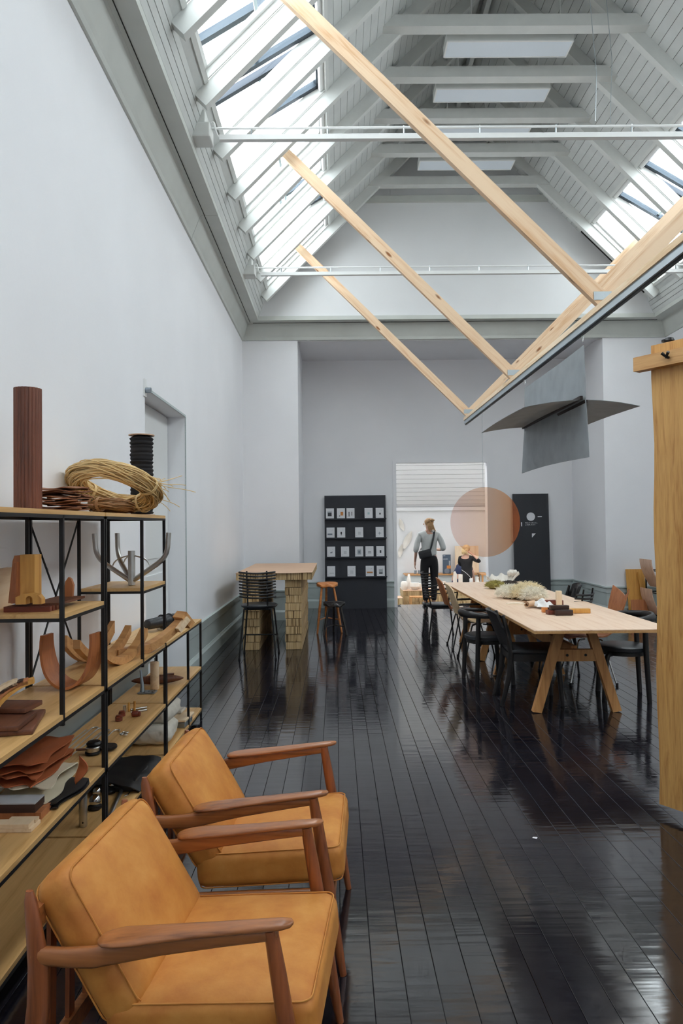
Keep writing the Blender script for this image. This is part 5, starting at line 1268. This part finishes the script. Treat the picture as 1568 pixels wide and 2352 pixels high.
def vessel(label, px, py, y, ztop, prof, mt='plaster', name='white_vessel', cat='vessel', group='white vessels in the rear room'):
    pc = at(px, py, y=y); mb = MB(); mb.lathe(prof, (0,0,0), 16); o = mb.build(name, M[mt], None, 40, T(pc.x, y, ztop)); tag(o, label, cat, group); return o
zc = ZL+.877
vessel('left small grey tumbler on the rear counter', 953.5, 1317, 18.5, zc, [(.032, 0), (.036, .09), (.03, .09)], 'alu', 'grey_tumbler', 'tumbler', 'grey tumblers on the rear counter')
vessel('right small grey tumbler on the rear counter', 963, 1317, 18.5, zc, [(.036, 0), (.038, .09), (.03, .09)], 'alu', 'grey_tumbler', 'tumbler', 'grey tumblers on the rear counter')
zp = .104
vessel('squat white jar at the left end of the cardboard plinth', 928, 1352, 15.75, zp, [(.06, 0), (.08, .06), (.07, .16), (.05, .18)])
vessel('tall white cone standing behind the squat jar on the plinth', 939, 1352, 15.95, zp, [(.06, 0), (.05, .15), (.02, .32), (.01, .33)])
vessel('round white bowl on the plinth left of the woman', 952, 1352, 15.7, zp, [(.05, 0), (.11, .07), (.10, .15), (.09, .15)])
vessel('small white pot on the plinth just left of the woman', 962, 1352, 15.85, zp, [(.04, 0), (.06, .05), (.05, .12), (.04, .12)])
vessel('white box-shaped pot on the plinth right of the woman', 1008, 1352, 15.7, zp, [(.06, 0), (.065, .02), (.065, .14), (.05, .15)])
vessel('white tapered vase on the plinth beside the blue poster', 1020, 1352, 15.9, zp, [(.05, 0), (.06, .04), (.03, .14), (.04, .16)])
# tall white paper blades and a white figure seen above the long table
for px, h_, lb in ((1044, .22, 'white pointed paper blade left of the two above the table end'), (1057, .18, 'white square-topped paper block right of the pointed blade')):
    pc = at(px, 1338, y=15.9); mb = MB()
    mb.prism([(-.05, 0), (.05, 0), (.045, h_*.9), (.01, h_*1.1), (-.02, h_)] if h_ > .2 else [(-.045, 0), (.045, 0), (.045, h_), (-.04, h_)], -.03, .03, XZ); o = mb.build('paper_form', M['plaster'], None, None, T(pc.x, 15.9, pc.z-.01)); 
    o.location.z = zp; o.scale = (1, 1, max(.5, (pc.z-zp)/h_+1)); tag(o, lb, 'paper form')
wst = thing('oak_side_table', 'small oak table at the right of the rear room by the doorway edge', 'table', (3.72, 17.2, ZL))
mb = MB(); mb.box(-.3, .3, -.25, .25, .93, .96); mb.build('tabletop', M['oak_leg'], wst)
for sx in (-1, 1):
    for sy in (-1, 1):
        mb = MB(); mb.box(sx*.26-.02, sx*.26+.02, sy*.21-.02, sy*.21+.02, 0, .93); mb.build('leg', M['oak_leg'], wst)
vessel('white tall-necked jug standing before the oak side table', 1096, 1340, 16.6, .02, [(.06, 0), (.075, .08), (.05, .16), (.03, .24), (.04, .28)])
o = cardboard_plinth('white-topped cardboard plinth under the tall-necked jug', 3.05, 3.5, 16.4, 16.8, .018, 5)
# white paper ornaments on the left of the doorway view
def petal(label, px, py, y, s, rot):
    pc = at(px, py, y=y); mb = MB(); mb.sheet(lambda u, v: ((v-.5)*s*.35*math.sin(PI*(.1+.85*u)), .06*math.sin(u*4)+.04*(v-.5)**2, s*(u-.5)+.0), 14, 5, .004)
    o = mb.build('paper_ornament', M['plaster'], None, 60, T(*pc) @ RY(rot)); tag(o, label, 'paper ornament', 'white paper ornaments in the rear room')
petal('curved white paper leaf hanging left of the woman', 936, 1240, 18.9, .5, 25)
petal('white paper leaf hanging high by the left door edge', 922, 1205, 18.9, .35, -20)
petal('white paper leaf low by the left door edge', 920, 1265, 18.9, .35, 10)

# ================================================================== people
M['skin'] = flat('skin', (206, 160, 138), .55)
M['shirt'] = flat('pale_grey_shirt', (210, 212, 210), .8, vary=.04, vs=10, bmp=.5, bs=14)
M['trouser'] = flat('black_trousers', (24, 22, 25), .75)
M['blond'] = flat('blond_hair', (176, 136, 92), .6, vary=.25, vs=30, bmp=.4, bs=60)
M['blond_pale'] = flat('pale_blond_hair', (206, 176, 128), .6, vary=.2, vs=30, bmp=.4, bs=60)
M['navy'] = flat('navy_cloth', (40, 50, 84), .8)
M['dress'] = flat('black_dress', (26, 24, 26), .8)
def skin_mesh(name, V, E, root=0, sub=2):
    """V: list of (x, y, z, rx, ry); E: edges"""
    me = bpy.data.meshes.new(name); me.from_pydata([v[:3] for v in V], E, []); o = bpy.data.objects.new(name, me); COL.objects.link(o)
    md = o.modifiers.new('skin', 'SKIN'); md.use_smooth_shade = True
    sv = me.skin_vertices[0].data
    for i, v in enumerate(V): sv[i].radius = (v[3], v[4]); sv[i].use_root = (i == root)
    ms = o.modifiers.new('sub', 'SUBSURF'); ms.levels = sub; ms.render_levels = sub
    bpy.context.view_layer.update()
    m2 = bpy.data.meshes.new_from_object(o.evaluated_get(bpy.context.evaluated_depsgraph_get())); bpy.data.objects.remove(o); m2.name = name
    for p in m2.polygons: p.use_smooth = True
    return m2
def hand(V, E, wi, wp, d, side, r=.0085):
    """palm and five fingers continuing from wrist vertex wi along direction d"""
    d = Vector(d).normalized(); s = Vector(side).normalized(); wp = Vector(wp)
    pl = wp+d*.075; V.append((*pl, .034, .015)); pi_ = len(V)-1; E.append((wi, pi_))
    for k, (o_, L) in enumerate(((-.026, .062), (-.009, .075), (.009, .07), (.025, .055))):
        a = pl+d*.02+s*o_; b_ = a+d*L*.55; c = b_+(d+d.cross(s)*.5).normalized()*L*.5; i0 = len(V)
        V += [(*a, r, r), (*b_, r*.95, r*.95), (*c, r*.8, r*.8)]; E += [(pi_, i0), (i0, i0+1), (i0+1, i0+2)]
    a = wp+d*.035-s*.032; b_ = a+(d*.7-s*.7)*.03; c = b_+d*.03; i0 = len(V); V += [(*a, r*1.1, r*1.1), (*b_, r, r), (*c, r*.85, r*.85)]; E += [(pi_, i0), (i0, i0+1), (i0+1, i0+2)]
def head_bits(mbs, t, c, yaw, mat_skin):
    pass

# --- woman in grey shirt, seen from behind, head turned left
wx, wy = at(986, 1391, z=0).x, 13.47
wm = thing('person', 'person in pale grey shirt and black trousers standing in the doorway seen from behind', 'person', (wx, wy, 0))
V = [(0, 0, .90, .14, .10), (0, .01, 1.06, .115, .085), (0, .0, 1.22, .14, .095), (0, -.01, 1.35, .12, .075), (0, 0, 1.43, .048, .05), (-.004, .012, 1.50, .062, .072), (-.006, .012, 1.565, .072, .088), (-.006, .006, 1.62, .055, .07)]
E = [(i, i+1) for i in range(7)]
def limb(pts, start):
    i0 = len(V)
    for p_ in pts: V.append(p_)
    E.append((start, i0))
    for i in range(len(pts)-1): E.append((i0+i, i0+i+1))
    return len(V)-1
l_ = limb([(-.165, -.01, 1.34, .05, .05), (-.215, -.02, 1.20, .04, .042), (-.245, -.03, 1.07, .034, .036), (-.255, .01, .95, .03, .03), (-.262, .05, .85, .02, .024)], 3); hand(V, E, l_, (-.262, .05, .85), (-.02, .25, -1), (0, 1, 0))
r_ = limb([(.165, -.01, 1.34, .05, .05), (.225, -.03, 1.20, .04, .042), (.265, -.03, 1.07, .034, .036), (.20, .10, 1.05, .03, .03), (.10, .19, 1.07, .02, .024)], 3); hand(V, E, r_, (.10, .19, 1.07), (-1, .3, .1), (0, .2, 1))
for sx in (-1, 1):
    limb([(sx*.085, 0, .84, .085, .09), (sx*.09, .005, .66, .07, .075), (sx*.085, .01, .48, .052, .056), (sx*.08, -.005, .28, .045, .052), (sx*.075, -.01, .09, .032, .036), (sx*.08, .05, .035, .03, .03), (sx*.085, .13, .03, .028, .022)], 0)
me = skin_mesh('body', V, E); body = link('body', me, M['skin'], wm)
# face (profile to the left): nose, ear, eyes, mouth
hc = Vector((-.006, .012, 1.56)); fd = Vector((-.85, .5, 0)).normalized(); sd = Vector((-fd.y, fd.x, 0))
mb = MB(); mb.blob(tuple(hc+fd*.092+Vector((0,0,-.02))), (.012, .012, .018), 2); mb.build('nose', M['skin'], body, 60)
for s_ in (-1, 1):
    mb = MB(); mb.blob(tuple(hc+fd*.078+sd*s_*.03+Vector((0,0,.005))), (.008, .008, .006), 2); mb.build('eye', M['card'], body, 60)
    mb = MB(); mb.blob(tuple(hc-fd*.005+sd*s_*.076+Vector((0,0,-.012))), (.012, .012, .028), 2); mb.build('ear', M['skin'], body, 60)
mb = MB(); mb.blob(tuple(hc+fd*.082+Vector((0,0,-.055))), (.008, .018, .006), 2); mb.build('mouth', flat('lip', (176, 104, 96), .5), body, 60)
V = [(0, 0, .90, .165, .125), (0, .01, 1.04, .15, .112), (0, .0, 1.22, .165, .118), (0, -.01, 1.34, .15, .10), (0, -.005, 1.425, .062, .062)]; E = [(0,1),(1,2),(2,3),(3,4)]
limb([(-.165, -.01, 1.345, .066, .062), (-.218, -.02, 1.21, .060, .06), (-.25, -.03, 1.08, .060, .06), (-.257, -.005, 1.0, .050, .05)], 3)
limb([(.165, -.01, 1.345, .066, .062), (.228, -.03, 1.21, .060, .06), (.272, -.035, 1.08, .062, .062), (.235, .04, 1.05, .050, .05)], 3)
link('shirt', skin_mesh('shirt', V, E), M['shirt'], wm)
V = [(0, 0, 1.0, .135, .10), (0, 0, .87, .155, .118)]; E = [(0, 1)]
for sx in (-1, 1): limb([(sx*.088, 0, .80, .096, .10), (sx*.092, .005, .64, .083, .088), (sx*.088, .008, .46, .068, .072), (sx*.082, -.005, .26, .058, .062), (sx*.078, -.01, .09, .050, .054)], 1)
link('trousers', skin_mesh('trousers', V, E, 0), M['trouser'], wm)
for sx in (-1, 1):
    mb = MB(); mb.rbox((sx*.082, .05, .035), (.088, .25, .066), .028, 4); mb.build('shoe', M['black_leather'], wm, 60)
mb = MB(); mb.blob((.004, -.006, 1.578), (.088, .10, .082), 3, lambda p: 1+.03*math.sin(14*p.x+3*p.z)); hr = mb.build('hair', M['blond'], wm, 60)
mb = MB(); mb.blob((.05, -.085, 1.615), (.045, .04, .03), 2, lambda p: 1+.15*math.sin(9*p.x)); mb.build('hair_bun', M['blond'], hr, 60)
for i in range(7):
    a = -.03+.014*i; mb = MB(); mb.tube(bez([(a, -.085, 1.55), (a+.01, -.115, 1.50), (a+.02, -.10, 1.46), (a*1.6+.03, -.125, 1.405+.012*(i % 3))], 7), [.016, .018, .018, .017, .015, .012, .008, .003], 7); mb.build('hair_lock', M['blond'], hr, 60)
bg_ = thing('shoulder_bag', 'small black crossbody bag worn at the left hip of the standing person', 'bag', (wx, wy, 0))
mb = MB(); mb.rbox((0,0,0), (.24, .07, .145), .025, 4, T(-.095, -.148, .985) @ RY(-13)); bgb = mb.build('bag_body', M['black_leather'], bg_, 60)
mb = MB(); mb.box(-.10, .10, -.0385, -.036, .01, .018, T(-.095, -.148, .985) @ RY(-13)); mb.build('zip', M['black_metal'], bgb)
mb = MB(); pts = bez([(.0, -.155, 1.05), (.045, -.165, 1.20), (.085, -.13, 1.36), (.095, -.04, 1.425)], 10) + bez([(.095, .0, 1.43), (.08, .09, 1.38), (-.05, .15, 1.2), (-.17, .12, 1.02), (-.20, .0, 1.0), (-.19, -.12, 1.02)], 12)
mb.sheet(lambda u, v: (lambda k: Vector(pts[k])+Vector((.036*(v-.5), 0, .012*(v-.5))))(min(len(pts)-1, int(round(u*(len(pts)-1))))), len(pts)-1, 1, .004); mb.build('bag_strap', M['black_leather'], bg_, 60)

# --- person in black dress, hand in the hair (lower floor)
hx_, hy2 = at(1071, 1290, y=17.2).x, 17.2
p2 = thing('person', 'blond person in black dress lifting a hand to the hair in the rear room', 'person', (hx_, hy2, ZL), math.radians(-35))
V = [(0, 0, .90, .14, .10), (0, .01, 1.06, .112, .085), (0, .0, 1.22, .135, .095), (0, -.01, 1.34, .11, .075), (0, 0, 1.42, .046, .05), (0, .02, 1.49, .06, .07), (0, .022, 1.56, .072, .088), (0, .015, 1.615, .055, .07)]
E = [(i, i+1) for i in range(7)]
l_ = limb([(-.16, 0, 1.33, .048, .048), (-.20, .05, 1.2, .04, .04), (-.20, .16, 1.14, .034, .034), (-.12, .24, 1.1, .024, .026)], 3); hand(V, E, l_, (-.12, .24, 1.1), (.8, .4, -.1), (0, 0, 1))
r_ = limb([(.16, 0, 1.33, .048, .048), (.27, .03, 1.27, .04, .04), (.33, .03, 1.25, .034, .034), (.20, -.02, 1.40, .028, .028), (.12, -.05, 1.46, .022, .024)], 3); hand(V, E, r_, (.12, -.05, 1.46), (-.8, -.1, .5), (0, 1, .2))
for sx in (-1, 1):
    limb([(sx*.085, 0, .84, .085, .09), (sx*.09, .005, .66, .07, .075), (sx*.085, .01, .48, .05, .054), (sx*.08, -.005, .28, .042, .05), (sx*.075, -.01, .09, .03, .034), (sx*.08, .05, .035, .03, .03), (sx*.085, .13, .03, .028, .022)], 0)
b2 = link('body', skin_mesh('body', V, E), M['skin'], p2)
hc = Vector((0, .022, 1.555)); fd = Vector((0, 1, 0))
mb = MB(); mb.blob(tuple(hc+fd*.092+Vector((0,0,-.02))), (.012, .012, .018), 2); mb.build('nose', M['skin'], b2, 60)
for s_ in (-1, 1):
    mb = MB(); mb.blob(tuple(hc+fd*.08+Vector((s_*.03, 0, .005))), (.008, .008, .006), 2); mb.build('eye', M['card'], b2, 60)
    mb = MB(); mb.blob(tuple(hc+Vector((s_*.076, -.005, -.012))), (.012, .012, .028), 2); mb.build('ear', M['skin'], b2, 60)
V = [(0, 0, .45, .17, .14), (0, 0, .7, .175, .145), (0, 0, .90, .165, .125), (0, .01, 1.06, .135, .1), (0, .0, 1.22, .155, .11), (0, -.01, 1.335, .135, .09), (0, -.005, 1.405, .062, .06)]; E = [(i, i+1) for i in range(6)]
limb([(-.16, 0, 1.335, .06, .058), (-.203, .05, 1.2, .052, .052), (-.2, .15, 1.145, .045, .045)], 5); limb([(.16, 0, 1.335, .06, .058), (.27, .03, 1.27, .054, .054), (.335, .03, 1.25, .05, .05), (.27, .0, 1.32, .042, .042)], 5)
link('dress', skin_mesh('dress', V, E), M['dress'], p2)
mb = MB(); mb.blob((0, .0, 1.575), (.09, .102, .085), 3, lambda p: 1+.03*math.sin(14*p.x)); hr = mb.build('hair', M['blond_pale'], p2, 60)
for i in range(6):
    a = -.06+.024*i; mb = MB(); mb.tube(bez([(a, -.07, 1.56), (a, -.11, 1.50), (a*1.2, -.09, 1.42)], 5), [.02, .022, .02, .018, .012, .005], 7); mb.build('hair_lock', M['blond_pale'], hr, 60)
for sx in (-1, 1):
    mb = MB(); mb.rbox((sx*.082, .05, .035), (.088, .25, .066), .028, 4); mb.build('shoe', M['black_leather'], p2, 60)
wb_ = thing('white_pouch', 'small white pouch at the hip of the person in the black dress', 'bag', (hx_, hy2, ZL))
mb = MB(); mb.rbox((.07, -.185, .80), (.08, .035, .12), .015, 3); mb.build('pouch', M['cloth'], wb_, 50)
mb = MB(); mb.tube(bez([(-.14, -.10, 1.06), (-.08, -.17, 1.02), (.02, -.185, .94), (.07, -.19, .86)], 10), .004, 6); mb.build('strap', M['cloth'], wb_, 50)

# --- person in navy bending over the counter
p3 = thing('person', 'person in navy top bending forward over the rear counter, half hidden', 'person', (at(1055, 1300, y=17.75).x, 17.75, ZL), math.radians(-32))
V = [(0, -.12, .88, .15, .12), (0, .02, .99, .135, .10), (0, .17, 1.06, .15, .10), (0, .30, 1.08, .12, .08), (0, .38, 1.10, .05, .05), (0, .45, 1.13, .065, .075), (0, .51, 1.14, .07, .085), (0, .55, 1.13, .055, .065)]; E = [(i, i+1) for i in range(7)]
for sx in (-1, 1):
    e_ = limb([(sx*.16, .30, 1.06, .05, .05), (sx*.21, .33, .95, .042, .042), (sx*.22, .37, .84, .036, .036), (sx*.2, .45, .74, .026, .028)], 3); hand(V, E, e_, (sx*.2, .45, .74), (0, .5, -.8), (1, 0, 0))
for sx in (-1, 1):
    limb([(sx*.085, -.12, .82, .085, .09), (sx*.09, -.10, .64, .07, .075), (sx*.085, -.08, .46, .05, .054), (sx*.08, -.1, .28, .042, .05), (sx*.075, -.11, .09, .03, .034), (sx*.08, -.05, .035, .03, .03), (sx*.085, .03, .03, .028, .022)], 0)
b3 = link('body', skin_mesh('body', V, E), M['skin'], p3)
V = [(0, -.13, .86, .165, .14), (0, .02, .99, .15, .12), (0, .17, 1.06, .165, .12), (0, .29, 1.08, .14, .095), (0, .36, 1.09, .065, .06)]; E = [(0,1),(1,2),(2,3),(3,4)]
for sx in (-1, 1): limb([(sx*.16, .30, 1.065, .065, .062), (sx*.205, .325, .97, .06, .06)], 3)
link('top', skin_mesh('top', V, E), M['navy'], p3)
V = [(0, -.12, .86, .16, .14), (0, -.12, .82, .165, .145)]; E = [(0, 1)]
for sx in (-1, 1): limb([(sx*.088, -.12, .76, .098, .1), (sx*.09, -.1, .62, .085, .09), (sx*.088, -.08, .45, .07, .072), (sx*.082, -.1, .26, .06, .06), (sx*.078, -.11, .09, .05, .052)], 1)
link('trousers', skin_mesh('trousers', V, E), M['navy'], p3)
mb = MB(); mb.blob((0, .50, 1.16), (.088, .095, .085), 3); mb.build('hair', M['blond'], p3, 60)
for sx in (-1, 1):
    mb = MB(); mb.rbox((sx*.082, -.05, .035), (.088, .25, .066), .028, 4); mb.build('shoe', M['black_leather'], p3, 60)
